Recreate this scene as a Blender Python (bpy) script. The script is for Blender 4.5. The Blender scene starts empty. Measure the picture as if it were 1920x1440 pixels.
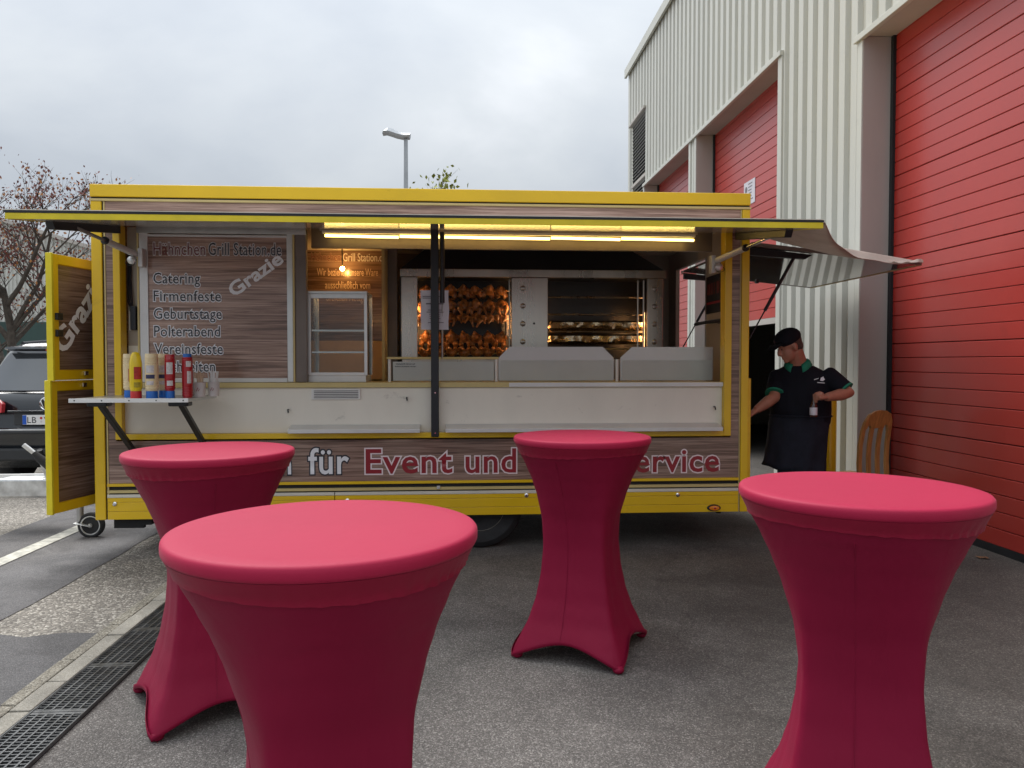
import bpy, bmesh, math, random
from mathutils import Vector, Matrix, Euler
R = math.radians
random.seed(7)
scene = bpy.context.scene
COL = scene.collection

# ------------------------------------------------------------------ camera
cam_d = bpy.data.cameras.new("camera"); cam = bpy.data.objects.new("camera", cam_d); COL.objects.link(cam)
cam_d.sensor_width = 36.0; cam_d.lens = 1443.0 / 1920.0 * 36.0
cam_d.clip_start = 0.05; cam_d.clip_end = 600
YAW, PITCH = math.atan(95 / 1443.0), math.atan(43 / 1443.0)
fwd = Vector((math.sin(YAW) * math.cos(PITCH), math.cos(YAW) * math.cos(PITCH), -math.sin(PITCH)))
cam.location = (0, 0, 1.483)
cam.rotation_euler = fwd.to_track_quat('-Z', 'Y').to_euler()
scene.camera = cam

# ------------------------------------------------------------------ sky, sun, exposure
SUN_EL, SUN_AZ = R(56), R(-38)          # azimuth from +Y towards +X
world = bpy.data.worlds.new("World"); scene.world = world; world.use_nodes = True
nt = world.node_tree; nt.nodes.clear()
def N(t, typ, **kw):
    n = t.nodes.new(typ)
    for k, v in kw.items(): setattr(n, k, v)
    return n
def mathn(t, op, a, b=None, c=None, clamp=False):
    n = N(t, 'ShaderNodeMath', operation=op, use_clamp=clamp)
    for i, v in enumerate((a, b, c)):
        if v is None: continue
        if isinstance(v, (int, float)): n.inputs[i].default_value = v
        else: t.links.new(v, n.inputs[i])
    return n.outputs[0]
def ramp(t, fac, stops, interp='LINEAR'):
    n = N(t, 'ShaderNodeValToRGB'); n.color_ramp.interpolation = interp
    e = n.color_ramp.elements
    while len(e) > 1: e.remove(e[-1])
    for i, (p, c) in enumerate(stops):
        el = e[0] if i == 0 else e.new(p)
        el.position = p; el.color = (c[0], c[1], c[2], 1) if not isinstance(c, (int, float)) else (c, c, c, 1)
    t.links.new(fac, n.inputs[0]); return n.outputs[0]
def mixc(t, fac, a, b, blend='MIX'):
    n = N(t, 'ShaderNodeMix', data_type='RGBA', blend_type=blend)
    for i, v in ((0, fac), (6, a), (7, b)):
        if isinstance(v, (int, float)): n.inputs[i].default_value = v
        elif isinstance(v, tuple): n.inputs[i].default_value = (v[0], v[1], v[2], 1)
        else: t.links.new(v, n.inputs[i])
    return n.outputs[2]
wtc = N(nt, 'ShaderNodeTexCoord'); wsep = N(nt, 'ShaderNodeSeparateXYZ'); nt.links.new(wtc.outputs['Generated'], wsep.inputs[0])
wz = mathn(nt, 'MAXIMUM', wsep.outputs[2], 0.0)
den = mathn(nt, 'ADD', wz, 0.22)
wcv = N(nt, 'ShaderNodeCombineXYZ')
nt.links.new(mathn(nt, 'DIVIDE', wsep.outputs[0], den), wcv.inputs[0]); nt.links.new(mathn(nt, 'DIVIDE', wsep.outputs[1], den), wcv.inputs[1])
wn = N(nt, 'ShaderNodeTexNoise'); wn.inputs['Scale'].default_value = 0.75; wn.inputs['Detail'].default_value = 7; wn.inputs['Roughness'].default_value = 0.52; wn.inputs['Distortion'].default_value = 0.35
nt.links.new(wcv.outputs[0], wn.inputs['Vector'])
cloud = ramp(nt, wn.outputs[0], [(0.34, (0.262, 0.286, 0.318)), (0.46, (0.31, 0.333, 0.362)), (0.56, (0.36, 0.38, 0.40)), (0.68, (0.475, 0.487, 0.505))])
grad = mathn(nt, 'MULTIPLY_ADD', wz, 1.70, 0.54)          # overcast: the zenith is brighter than the horizon
cg = N(nt, 'ShaderNodeVectorMath', operation='SCALE'); nt.links.new(cloud, cg.inputs[0]); nt.links.new(grad, cg.inputs['Scale'])
sky = N(nt, 'ShaderNodeTexSky', sky_type='NISHITA'); sky.sun_disc = False; sky.sun_elevation = SUN_EL; sky.sun_rotation = SUN_AZ
skys = N(nt, 'ShaderNodeVectorMath', operation='SCALE'); nt.links.new(sky.outputs[0], skys.inputs[0]); skys.inputs['Scale'].default_value = 0.06
bgc = mixc(nt, 0.94, skys.outputs[0], cg.outputs[0])
bg = N(nt, 'ShaderNodeBackground'); bg.inputs[1].default_value = 1.0; nt.links.new(bgc, bg.inputs[0])
wo = N(nt, 'ShaderNodeOutputWorld'); nt.links.new(bg.outputs[0], wo.inputs[0])
sun_d = bpy.data.lights.new("sun", 'SUN'); sun = bpy.data.objects.new("sun", sun_d); COL.objects.link(sun)
sun_d.energy = 1.5; sun_d.angle = R(40); sun_d.color = (1.0, 0.97, 0.92)
sdir = Vector((math.sin(SUN_AZ) * math.cos(SUN_EL), math.cos(SUN_AZ) * math.cos(SUN_EL), math.sin(SUN_EL)))
sun.rotation_euler = sdir.to_track_quat('Z', 'Y').to_euler()
scene.view_settings.view_transform = 'Standard'; scene.view_settings.look = 'None'
scene.view_settings.gamma = 1; scene.view_settings.exposure = 1.05; scene.view_settings.use_curve_mapping = False
scene.render.engine = 'CYCLES'
scene.cycles.use_denoising = True; scene.cycles.max_bounces = 7; scene.cycles.transparent_max_bounces = 12

# ------------------------------------------------------------------ materials
MATS = {}
def base(name):
    m = bpy.data.materials.new(name); m.use_nodes = True
    t = m.node_tree; b = t.nodes['Principled BSDF']; MATS[name] = m
    g = N(t, 'ShaderNodeNewGeometry'); return m, t, b, g.outputs['Position']
def noise(t, vec, scale, detail=4, rough=0.55, dist=0):
    n = N(t, 'ShaderNodeTexNoise'); t.links.new(vec, n.inputs['Vector'])
    n.inputs['Scale'].default_value = scale; n.inputs['Detail'].default_value = detail; n.inputs['Roughness'].default_value = rough; n.inputs['Distortion'].default_value = dist
    return n.outputs[0]
def mapv(t, vec, s):
    n = N(t, 'ShaderNodeMapping'); n.inputs['Scale'].default_value = s; t.links.new(vec, n.inputs[0]); return n.outputs[0]
def bumpn(t, b, h, strength, dist=0.01):
    n = N(t, 'ShaderNodeBump'); n.inputs['Strength'].default_value = strength; n.inputs['Distance'].default_value = dist
    t.links.new(h, n.inputs['Height']); t.links.new(n.outputs[0], b.inputs['Normal'])
def mat(name, col, rough=0.5, metal=0.0, var=0.15, vs=3.0, bump=0.0, bs=60.0, coat=0.0, emit=None, estr=0.0, spec=0.5, sheen=0.0, streak=None, rvar=0.0):
    m, t, b, P = base(name)
    v = mapv(t, P, streak) if streak else P
    f = ramp(t, noise(t, v, vs, 6, 0.6), [(0.3, 0.0), (0.7, 1.0)])
    dark = tuple(c * (1 - var) for c in col); lite = tuple(min(1, c * (1 + var * 0.6)) for c in col)
    t.links.new(mixc(t, f, dark, lite), b.inputs['Base Color'])
    b.inputs['Roughness'].default_value = rough; b.inputs['Metallic'].default_value = metal
    if rvar: t.links.new(mathn(t, 'MULTIPLY_ADD', f, rvar, rough - rvar / 2), b.inputs['Roughness'])
    b.inputs['Specular IOR Level'].default_value = spec
    b.inputs['Coat Weight'].default_value = coat; b.inputs['Coat Roughness'].default_value = 0.08
    b.inputs['Sheen Weight'].default_value = sheen; b.inputs['Sheen Roughness'].default_value = 0.4
    if bump: bumpn(t, b, noise(t, P, bs, 3), bump)
    if emit: b.inputs['Emission Color'].default_value = (*emit, 1); b.inputs['Emission Strength'].default_value = estr
    return m
def glassmat(name, tint=(0.93, 0.96, 0.95), refl=1.0, rough=0.02):
    m = bpy.data.materials.new(name); m.use_nodes = True; t = m.node_tree; t.nodes.clear(); MATS[name] = m
    tr = N(t, 'ShaderNodeBsdfTransparent'); tr.inputs[0].default_value = (*tint, 1)
    gl = N(t, 'ShaderNodeBsdfGlossy'); gl.inputs['Roughness'].default_value = rough
    fr = N(t, 'ShaderNodeFresnel'); fr.inputs[0].default_value = 1.5
    f = mathn(t, 'MULTIPLY', fr.outputs[0], refl, clamp=True)
    mx = N(t, 'ShaderNodeMixShader'); t.links.new(f, mx.inputs[0]); t.links.new(tr.outputs[0], mx.inputs[1]); t.links.new(gl.outputs[0], mx.inputs[2])
    o = N(t, 'ShaderNodeOutputMaterial'); t.links.new(mx.outputs[0], o.inputs[0]); return m
def woodprint(name, gain=1.0, rough=0.3):
    m, t, b, P = base(name)
    v = mapv(t, P, (0.7, 0.7, 22.0))
    n1 = noise(t, v, 1.6, 8, 0.62, 1.2)
    n2 = noise(t, mapv(t, P, (2.5, 2.5, 90.0)), 1.0, 4, 0.6, 0.4)
    n3 = noise(t, mapv(t, P, (0.5, 0.5, 3.2)), 1.3, 3, 0.5)
    f = mathn(t, 'ADD', mathn(t, 'MULTIPLY', n1, 0.6), mathn(t, 'MULTIPLY', n2, 0.25))
    f = mathn(t, 'ADD', f, mathn(t, 'MULTIPLY', n3, 0.25))
    c = ramp(t, f, [(0.38, (0.030 * gain, 0.019 * gain, 0.017 * gain)), (0.48, (0.085 * gain, 0.050 * gain, 0.038 * gain)), (0.57, (0.155 * gain, 0.100 * gain, 0.079 * gain)), (0.70, (0.27 * gain, 0.192 * gain, 0.16 * gain))])
    t.links.new(c, b.inputs['Base Color']); b.inputs['Roughness'].default_value = rough
    b.inputs['Coat Weight'].default_value = 0.25; b.inputs['Coat Roughness'].default_value = 0.1
    return m
def asphalt(name, cols, scale=110, patch=0.35, bump=0.6, stain=0.5, apron=False):
    m, t, b, P = base(name)
    vo = N(t, 'ShaderNodeTexVoronoi', feature='F1'); vo.inputs['Scale'].default_value = scale; t.links.new(P, vo.inputs['Vector'])
    cs = N(t, 'ShaderNodeSeparateColor'); t.links.new(vo.outputs['Color'], cs.inputs[0])
    c = ramp(t, cs.outputs[0], [(0.0, cols[0]), (0.45, cols[1]), (0.8, cols[2]), (0.97, cols[3])])
    big = ramp(t, noise(t, P, 0.55, 6, 0.6, 0.6), [(0.35, 1 - patch), (0.65, 1.12)])
    c = mixc(t, 1.0, c, big, 'MULTIPLY')
    st = ramp(t, noise(t, mapv(t, P, (1, 1, 1)), 2.3, 7, 0.65, 1.0), [(0.42, 1 - stain * 0.55), (0.58, 1.0)])
    c = mixc(t, 1.0, c, st, 'MULTIPLY')
    if apron:      # asphalt darker towards the hall doors, with a ragged edge
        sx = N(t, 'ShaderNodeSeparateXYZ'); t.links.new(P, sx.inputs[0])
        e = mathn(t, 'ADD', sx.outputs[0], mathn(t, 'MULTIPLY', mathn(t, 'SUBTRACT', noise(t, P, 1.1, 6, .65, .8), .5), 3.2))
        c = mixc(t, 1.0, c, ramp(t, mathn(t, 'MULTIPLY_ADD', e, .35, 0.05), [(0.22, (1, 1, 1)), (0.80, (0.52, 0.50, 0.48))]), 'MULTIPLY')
        vc = N(t, 'ShaderNodeTexVoronoi', feature='DISTANCE_TO_EDGE'); vc.inputs['Scale'].default_value = .42
        wv = N(t, 'ShaderNodeVectorMath', operation='ADD'); nz = N(t, 'ShaderNodeTexNoise'); nz.inputs['Scale'].default_value = 1.7; nz.inputs['Detail'].default_value = 6; t.links.new(P, nz.inputs['Vector']); t.links.new(P, wv.inputs[0]); t.links.new(nz.outputs['Color'], wv.inputs[1]); t.links.new(wv.outputs[0], vc.inputs['Vector'])
        c = mixc(t, 1.0, c, ramp(t, vc.outputs['Distance'], [(0.0, .72), (0.005, 1.0)]), 'MULTIPLY')
    fine = ramp(t, noise(t, P, 420, 2), [(0.3, 0.7), (0.7, 1.25)])
    c = mixc(t, 1.0, c, fine, 'MULTIPLY')
    t.links.new(c, b.inputs['Base Color']); b.inputs['Roughness'].default_value = 0.85
    bumpn(t, b, mathn(t, 'ADD', mathn(t, 'MULTIPLY', vo.outputs['Distance'], -1.0), mathn(t, 'MULTIPLY', noise(t, P, 300, 2), 0.4)), bump, 0.006)
    return m

mat('yellow', (0.82, 0.53, 0.008), 0.32, var=0.10, vs=1.2, coat=0.25)
mat('yellow_edge', (0.76, 0.62, 0.02), 0.35, var=0.15, vs=5)
mat('cream_trim', (0.62, 0.50, 0.22), 0.4, var=0.1)
mat('white_trim', (0.72, 0.69, 0.60), 0.4, var=0.12)
woodprint('wood_print', 1.75); woodprint('wood_print_menu_reflect', 2.3, 0.2); woodprint('wood_print_dark', 1.25, 0.25); woodprint('wood_print_pale_reflect', 2.7, 0.3)  # menu and pale copies: reflection put into a lighter wood colour
mat('white_panel', (0.82, 0.785, 0.70), 0.38, var=0.07, vs=1.5, streak=(1.5, 1, 0.6))
def scuffs(name, lo=.62, hi=.70, dark=.72, sc=5.0):
    m = MATS[name]; t = m.node_tree; b = t.nodes['Principled BSDF']; old = b.inputs['Base Color'].links[0].from_socket; g = N(t, 'ShaderNodeNewGeometry')
    f = ramp(t, noise(t, mapv(t, g.outputs['Position'], (1, 1, 1.6)), sc, 9, .72, .4), [(lo, 1.0), (hi, dark)]); t.links.new(mixc(t, 1.0, old, f, 'MULTIPLY'), b.inputs['Base Color'])
scuffs('white_panel'); scuffs('yellow', .60, .72, .80, 3.0)
mat('inner_wall', (0.42, 0.37, 0.31), 0.4, var=0.1)
mat('warm_wall', (0.80, 0.58, 0.34), 0.45, var=0.1)
mat('alu', (0.62, 0.62, 0.61), 0.35, metal=0.85, var=0.12, vs=9, rvar=0.15)
mat('alu_pale', (0.70, 0.70, 0.70), 0.4, metal=0.3, var=0.1)
mat('steel', (0.50, 0.47, 0.43), 0.28, metal=1.0, var=0.18, vs=4, streak=(1, 1, 0.15), rvar=0.15)
mat('steel_matte', (0.40, 0.40, 0.40), 0.42, metal=0.75, var=0.10, vs=2)
mat('frame_brown', (0.20, 0.165, 0.145), 0.4, metal=0.3, var=0.2)
mat('black', (0.012, 0.014, 0.020), 0.38, var=0.3)
mat('black_matte', (0.016, 0.016, 0.018), 0.75, var=0.3)
mat('rubber', (0.022, 0.023, 0.026), 0.8, var=0.35, vs=14, bump=0.3, bs=90)
mat('zinc', (0.68, 0.69, 0.69), 0.42, metal=0.8, var=0.3, vs=12, rvar=0.2)
mat('rim_steel', (0.30, 0.27, 0.23), 0.5, metal=0.6, var=0.35, vs=18)
mat('dark_oven', (0.018, 0.019, 0.024), 0.3, metal=0.2, var=0.3)
mat('foil', (0.72, 0.60, 0.42), 0.16, metal=1.0, var=0.2, vs=15, bump=1.0, bs=26)
mat('flap_sheet', (0.52, 0.49, 0.455), 0.16, var=0.12, vs=2, coat=0.5)
mat('flap_mirror', (0.42, 0.41, 0.39), 0.07, metal=0.75, var=0.1, vs=1.5)
mat('tarp', (0.50, 0.45, 0.41), 0.45, var=0.22, vs=6, bump=0.25, bs=18)
def translucent(name, col, f):
    m = MATS[name]; t = m.node_tree; o = t.nodes['Material Output']; b = t.nodes['Principled BSDF']; tr_ = N(t, 'ShaderNodeBsdfTranslucent'); tr_.inputs[0].default_value = (*col, 1); mx = N(t, 'ShaderNodeMixShader'); mx.inputs[0].default_value = f
    t.links.new(b.outputs[0], mx.inputs[1]); t.links.new(tr_.outputs[0], mx.inputs[2]); t.links.new(mx.outputs[0], o.inputs[0])
translucent('tarp', (.50, .42, .36), .35)
mat('frosted', (0.50, 0.53, 0.52), 0.30, var=0.07, vs=3)
mat('grey_glass', (0.58, 0.58, 0.59), 0.25, metal=0.2, var=0.05, vs=2)
glassmat('glass', refl=0.6); glassmat('glass_tint', (0.93, 0.95, 0.95), 1.1)
mat('tube', (1, 0.85, 0.4), 0.4, emit=(1.0, 0.66, 0.17), estr=3.2)
mat('bulb', (1, 0.7, 0.3), 0.4, emit=(1.0, 0.50, 0.13), estr=95.0)
mat('hidden_burner', (1, 0.4, 0.1), 0.5, emit=(1.0, 0.50, 0.19), estr=30.0)
mat('burner_soft', (1, 0.6, 0.3), 0.5, emit=(1.0, 0.60, 0.28), estr=6.0)
mat('chicken', (0.40, 0.165, 0.050), 0.30, var=0.80, vs=20, bump=0.5, bs=70, coat=0.4)
mat('white_paint', (0.78, 0.78, 0.77), 0.4, var=0.06)
mat('letter_white', (0.84, 0.85, 0.90), 0.4, var=0.05)
mat('letter_red', (0.30, 0.018, 0.030), 0.35, var=0.1)
mat('letter_pink', (0.86, 0.74, 0.77), 0.4, var=0.05)
mat('letter_dark', (0.020, 0.022, 0.035), 0.4, var=0.1)
mat('letter_grey', (0.62, 0.60, 0.62), 0.4, var=0.06)
mat('letter_tan', (0.50, 0.37, 0.28), 0.4, var=0.06)
mat('letter_dim_red', (0.16, 0.03, 0.03), 0.4, var=0.1)
mat('paper', (0.66, 0.64, 0.70), 0.7, var=0.06, vs=7)
mat('print_grey', (0.18, 0.17, 0.19), 0.8, var=0.1)
mat('amber', (0.85, 0.25, 0.01), 0.15, var=0.2, vs=40, coat=0.8)
mat('red_lens', (0.50, 0.010, 0.016), 0.12, var=0.15, vs=30, coat=0.8)
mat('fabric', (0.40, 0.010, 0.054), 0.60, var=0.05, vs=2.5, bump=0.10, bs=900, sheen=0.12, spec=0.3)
mat('fabric_skirt_shaded', (0.235, 0.0030, 0.034), 0.60, var=0.06, vs=2.5, bump=0.10, bs=900, sheen=0.03, spec=0.25)  # skirt copy of the cover fabric, its shade put into a darker colour
mat('fabric_hem_shaded', (0.27, 0.0055, 0.033), 0.60, var=0.08, vs=9, bump=0.10, bs=900, sheen=0.06, spec=0.25)  # ruffle copy of the cover fabric, part of that shade in its colour
def wrinkles(name, k):
    m = MATS[name]; t = m.node_tree; b = t.nodes['Principled BSDF']; old = b.inputs['Normal'].links[0].from_socket; g = N(t, 'ShaderNodeNewGeometry')
    n = N(t, 'ShaderNodeBump'); n.inputs['Strength'].default_value = k; n.inputs['Distance'].default_value = .02
    t.links.new(noise(t, mapv(t, g.outputs['Position'], (1, 1, .35)), 9, 3, .45, .8), n.inputs['Height']); t.links.new(old, n.inputs['Normal']); t.links.new(n.outputs[0], b.inputs['Normal'])
wrinkles('fabric_skirt_shaded', .22); wrinkles('fabric', .05)
fb_ = MATS['fabric_skirt_shaded'].node_tree.nodes['Principled BSDF']; fb_.inputs['Sheen Tint'].default_value = (1.0, 0.42, 0.55, 1); fb_.inputs['Sheen Roughness'].default_value = 0.3
fb_ = MATS['fabric'].node_tree.nodes['Principled BSDF']; fb_.inputs['Sheen Tint'].default_value = (1.0, 0.50, 0.60, 1); fb_.inputs['Sheen Roughness'].default_value = 0.3
mat('mayo', (0.76, 0.62, 0.38), 0.38, var=0.06, vs=20); mat('mustard', (0.78, 0.56, 0.005), 0.3, var=0.05, coat=0.3)
mat('ketchup', (0.40, 0.010, 0.018), 0.3, var=0.08, coat=0.3); mat('cap_blue', (0.01, 0.13, 0.50), 0.35, var=0.08)
mat('cap_red', (0.55, 0.02, 0.02), 0.35, var=0.08); mat('label_navy', (0.03, 0.03, 0.10), 0.4); mat('label_pale', (0.62, 0.58, 0.58), 0.4, vs=60, var=0.25)
mat('label_red', (0.48, 0.03, 0.02), 0.4, vs=50, var=0.3); mat('label_olive', (0.42, 0.32, 0.02), 0.4, vs=90, var=0.35)
mat('cup', (0.66, 0.63, 0.63), 0.5, var=0.05); mat('stick', (0.62, 0.45, 0.31), 0.6); mat('fork_white', (0.74, 0.74, 0.74), 0.3)
mat('wall_grey', (0.46, 0.43, 0.395), 0.55, var=0.12, vs=1.3, streak=(1, 1, 0.25))
mat('cladding', (0.56, 0.56, 0.51), 0.42, metal=0.05, var=0.07, vs=0.9, streak=(1.5, 1.5, 0.12))
scuffs('cladding', .60, .75, .86, 1.3)
mat('red_door', (0.46, 0.030, 0.020), 0.40, var=0.10, vs=0.8, coat=0.5, spec=0.8, streak=(1, 1, .3), rvar=.12)
MATS['red_door'].node_tree.nodes['Principled BSDF'].inputs['Coat Roughness'].default_value = 0.22
scuffs('red_door', .60, .75, .82, 1.6)
mat('door_groove', (0.10, 0.006, 0.008), 0.5, var=0.1)
mat('hall_dark', (0.035, 0.04, 0.06), 0.7, var=0.2)
mat('louver', (0.55, 0.55, 0.55), 0.35, metal=0.4, var=0.1)
mat('hall_white', (0.55, 0.555, 0.52), 0.5, var=0.08); mat('hall_green', (0.030, 0.065, 0.058), 0.6, var=0.25, vs=1.2, streak=(1, 1, 0.2))
mat('skin', (0.40, 0.175, 0.115), 0.5, var=0.12, vs=18)
mat('polo', (0.008, 0.009, 0.015), 0.85, var=0.3, vs=10, spec=0.2, bump=0.2, bs=300); mat('polo_green', (0.008, 0.20, 0.12), 0.75, var=0.1)
mat('apron', (0.016, 0.018, 0.028), 0.85, var=0.35, vs=9, bump=0.25, bs=30, spec=0.2); mat('jeans', (0.055, 0.10, 0.19), 0.85, var=0.3, vs=25, bump=0.2, bs=200)
mat('hair', (0.075, 0.050, 0.038), 0.7, var=0.35, vs=120)
mat('bottle_glass', (0.045, 0.012, 0.006), 0.1, var=0.2, coat=0.6)
mat('chair_wood', (0.46, 0.22, 0.065), 0.42, var=0.35, vs=7, streak=(6, 6, 0.8), coat=0.15)
mat('car_paint', (0.010, 0.014, 0.019), 0.22, metal=0.2, var=0.2, vs=2, coat=1.0); mat('car_glass', (0.035, 0.043, 0.052), 0.06, var=0.2, vs=2, coat=1.0, spec=0.8)
mat('car_trim', (0.028, 0.030, 0.033), 0.6, var=0.2); mat('chrome', (0.75, 0.76, 0.78), 0.12, metal=1.0, var=0.05)
mat('plate_white', (0.75, 0.75, 0.75), 0.4, var=0.04); mat('plate_blue', (0.012, 0.09, 0.46), 0.4, var=0.05)
mat('lamp_metal', (0.40, 0.42, 0.44), 0.4, metal=0.5, var=0.12)
mat('bark', (0.085, 0.072, 0.060), 0.9, var=0.45, vs=12, bump=0.8, bs=35)
mat('leaf_rust', (0.20, 0.065, 0.055), 0.7, var=0.4, vs=4); mat('leaf_orange', (0.46, 0.20, 0.06), 0.7, var=0.4, vs=4); mat('leaf_green', (0.24, 0.26, 0.03), 0.7, var=0.4, vs=4)
mat('dead_leaf', (0.20, 0.10, 0.045), 0.8, var=0.3, vs=40)
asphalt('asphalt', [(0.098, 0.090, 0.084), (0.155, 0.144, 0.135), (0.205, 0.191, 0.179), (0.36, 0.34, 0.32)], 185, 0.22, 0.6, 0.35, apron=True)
asphalt('asphalt_dark', [(0.098, 0.093, 0.095), (0.132, 0.127, 0.129), (0.172, 0.167, 0.168), (0.241, 0.230, 0.230)], 260, 0.25, 0.3)
asphalt('aggregate', [(0.150, 0.135, 0.119), (0.237, 0.215, 0.188), (0.350, 0.319, 0.275), (0.575, 0.537, 0.475)], 85, 0.2, 0.7, 0.3)
asphalt('kerb_stone', [(0.345, 0.322, 0.270), (0.414, 0.385, 0.328), (0.471, 0.443, 0.380), (0.552, 0.523, 0.460)], 240, 0.35, 0.3, 0.5)
asphalt('kerb_rough', [(0.230, 0.207, 0.167), (0.333, 0.305, 0.247), (0.437, 0.402, 0.328), (0.552, 0.517, 0.437)], 120, 0.3, 0.8, 0.5)
mat('line_paint', (0.56, 0.55, 0.49), 0.75, var=0.4, vs=14, bump=0.3, bs=120)
mat('cast_iron', (0.13, 0.135, 0.14), 0.38, metal=0.6, var=0.35, vs=20, rvar=0.2)
mat('pit', (0.010, 0.010, 0.010), 0.9)

# ------------------------------------------------------------------ mesh helpers
ORIG = {}
class MB:
    def __init__(s): s.v = []; s.f = []
    def add(s, vs, fs):
        o = len(s.v); s.v += [tuple(p) for p in vs]; s.f += [tuple(i + o for i in f) for f in fs]; return s
    def box(s, x0, x1, y0, y1, z0, z1):
        return s.add([(x0, y0, z0), (x1, y0, z0), (x1, y1, z0), (x0, y1, z0), (x0, y0, z1), (x1, y0, z1), (x1, y1, z1), (x0, y1, z1)],
                     [(0, 3, 2, 1), (4, 5, 6, 7), (0, 1, 5, 4), (1, 2, 6, 5), (2, 3, 7, 6), (3, 0, 4, 7)])
    def loft(s, rings, cap=True, closed=True):
        n = len(rings[0]); vs = [p for r in rings for p in r]; fs = []
        for i in range(len(rings) - 1):
            for j in range(n if closed else n - 1):
                k = (j + 1) % n
                fs.append((i * n + j, i * n + k, (i + 1) * n + k, (i + 1) * n + j))
        if cap and closed:
            fs.append(tuple(range(n - 1, -1, -1))); fs.append(tuple((len(rings) - 1) * n + j for j in range(n)))
        return s.add(vs, fs)
    def tube(s, pts, r, n=8, cap=True, flat=None):
        pts = [Vector(p) for p in pts]; rs = r if isinstance(r, (list, tuple)) else [r] * len(pts); rings = []
        up = None
        for i, p in enumerate(pts):
            d = (pts[min(i + 1, len(pts) - 1)] - pts[max(i - 1, 0)])
            d = d.normalized() if d.length > 1e-9 else Vector((0, 0, 1))
            if up is None:
                a = Vector((0, 0, 1)) if abs(d.z) < 0.9 else Vector((1, 0, 0)); u = d.cross(a).normalized()
            else: u = (up - d * up.dot(d)).normalized()
            up = u; w = d.cross(u)
            fl = flat or 1.0
            rings.append([p + (u * math.cos(2 * math.pi * j / n) + w * math.sin(2 * math.pi * j / n) * fl) * rs[i] for j in range(n)])
        return s.loft(rings, cap)
    def beam(s, a, b, w, h, up=(0, 0, 1)):
        a, b = Vector(a), Vector(b); d = (b - a).normalized(); u = d.cross(Vector(up)).normalized() * w / 2; t = u.normalized().cross(d) * h / 2
        return s.loft([[p - u - t, p + u - t, p + u + t, p - u + t] for p in (a, b)])
    def prism(s, pts, y0, y1):      # outline in x,z pushed along y
        return s.loft([[(x, y0, z) for x, z in pts], [(x, y1, z) for x, z in pts]])
    def prismx(s, pts, x0, x1):     # outline in y,z pushed along x
        return s.loft([[(x0, y, z) for y, z in pts], [(x1, y, z) for y, z in pts]])
    def lathe(s, prof, c=(0, 0, 0), n=24, axis='z'):
        rings = []
        for r, h in prof:
            ring = []
            for j in range(n):
                a = 2 * math.pi * j / n; u, w = r * math.cos(a), r * math.sin(a)
                ring.append({'z': (c[0] + u, c[1] + w, c[2] + h), 'y': (c[0] + u, c[1] + h, c[2] + w), 'x': (c[0] + h, c[1] + u, c[2] + w)}[axis])
            rings.append(ring)
        return s.loft(rings)
    def ball(s, c, r, n=12, m=8, rot=None):
        r = r if isinstance(r, (tuple, list)) else (r, r, r); c = Vector(c); rings = []
        for i in range(1, m):
            a = math.pi * i / m; ring = []
            for j in range(n):
                b = 2 * math.pi * j / n
                p = Vector((r[0] * math.sin(a) * math.cos(b), r[1] * math.sin(a) * math.sin(b), r[2] * math.cos(a)))
                if rot: p = rot @ p
                ring.append(c + p)
            rings.append(ring)
        return s.loft(rings)
    def xf(s, mtx):
        s.v = [tuple(mtx @ Vector(p)) for p in s.v]; return s
    def mesh(s, name, smooth=None):
        me = bpy.data.meshes.new(name); me.from_pydata(s.v, [], s.f)
        bm = bmesh.new(); bm.from_mesh(me); bmesh.ops.recalc_face_normals(bm, faces=bm.faces); bm.to_mesh(me); bm.free()
        if smooth is not None:
            me.shade_smooth(); me.set_sharp_from_angle(angle=R(smooth))
        return me
    def build(s, name, m, parent=None, smooth=None, bev=0.0, **tags):
        o = ORIG.get(parent.name, Vector((0, 0, 0))) if parent else Vector((0, 0, 0))
        if o.length > 0: s.v = [(p[0] - o.x, p[1] - o.y, p[2] - o.z) for p in s.v]
        return link(name, s.mesh(name, smooth), m, parent, bev, **tags)
def tag(o, label=None, category=None, group=None, kind=None):
    for k, v in (('label', label), ('category', category), ('group', group), ('kind', kind)):
        if v: o[k] = v
    return o
def link(name, me, m, parent=None, bev=0.0, **tags):
    ob = bpy.data.objects.new(name, me); COL.objects.link(ob)
    if m and not me.materials: me.materials.append(MATS[m])
    if parent: ob.parent = parent; ORIG[ob.name] = ORIG.get(parent.name, Vector((0, 0, 0)))
    if bev:
        b = ob.modifiers.new('bevel', 'BEVEL'); b.width = bev; b.segments = 2; b.limit_method = 'ANGLE'; b.angle_limit = R(40)
    return tag(ob, **tags)
def thing(name, loc, label, category, group=None, rz=0.0):
    e = bpy.data.objects.new(name, None); COL.objects.link(e); e.location = loc; e.rotation_euler = (0, 0, rz)
    e.empty_display_size = 0.1; ORIG[e.name] = Vector(loc) if rz == 0 else Vector((0, 0, 0))
    return tag(e, label, category, group)
def B(name, m, parent, x0, x1, y0, y1, z0, z1, bev=0.0, **tags):
    return MB().box(x0, x1, y0, y1, z0, z1).build(name, m, parent, bev=bev, **tags)
def copy_tree(o, parent=None):
    c = o.copy(); COL.objects.link(c)
    if parent: c.parent = parent
    for ch in list(o.children): copy_tree(ch, c)
    return c
def bake(ob):
    dg = bpy.context.evaluated_depsgraph_get(); return bpy.data.meshes.new_from_object(ob.evaluated_get(dg))
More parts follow.
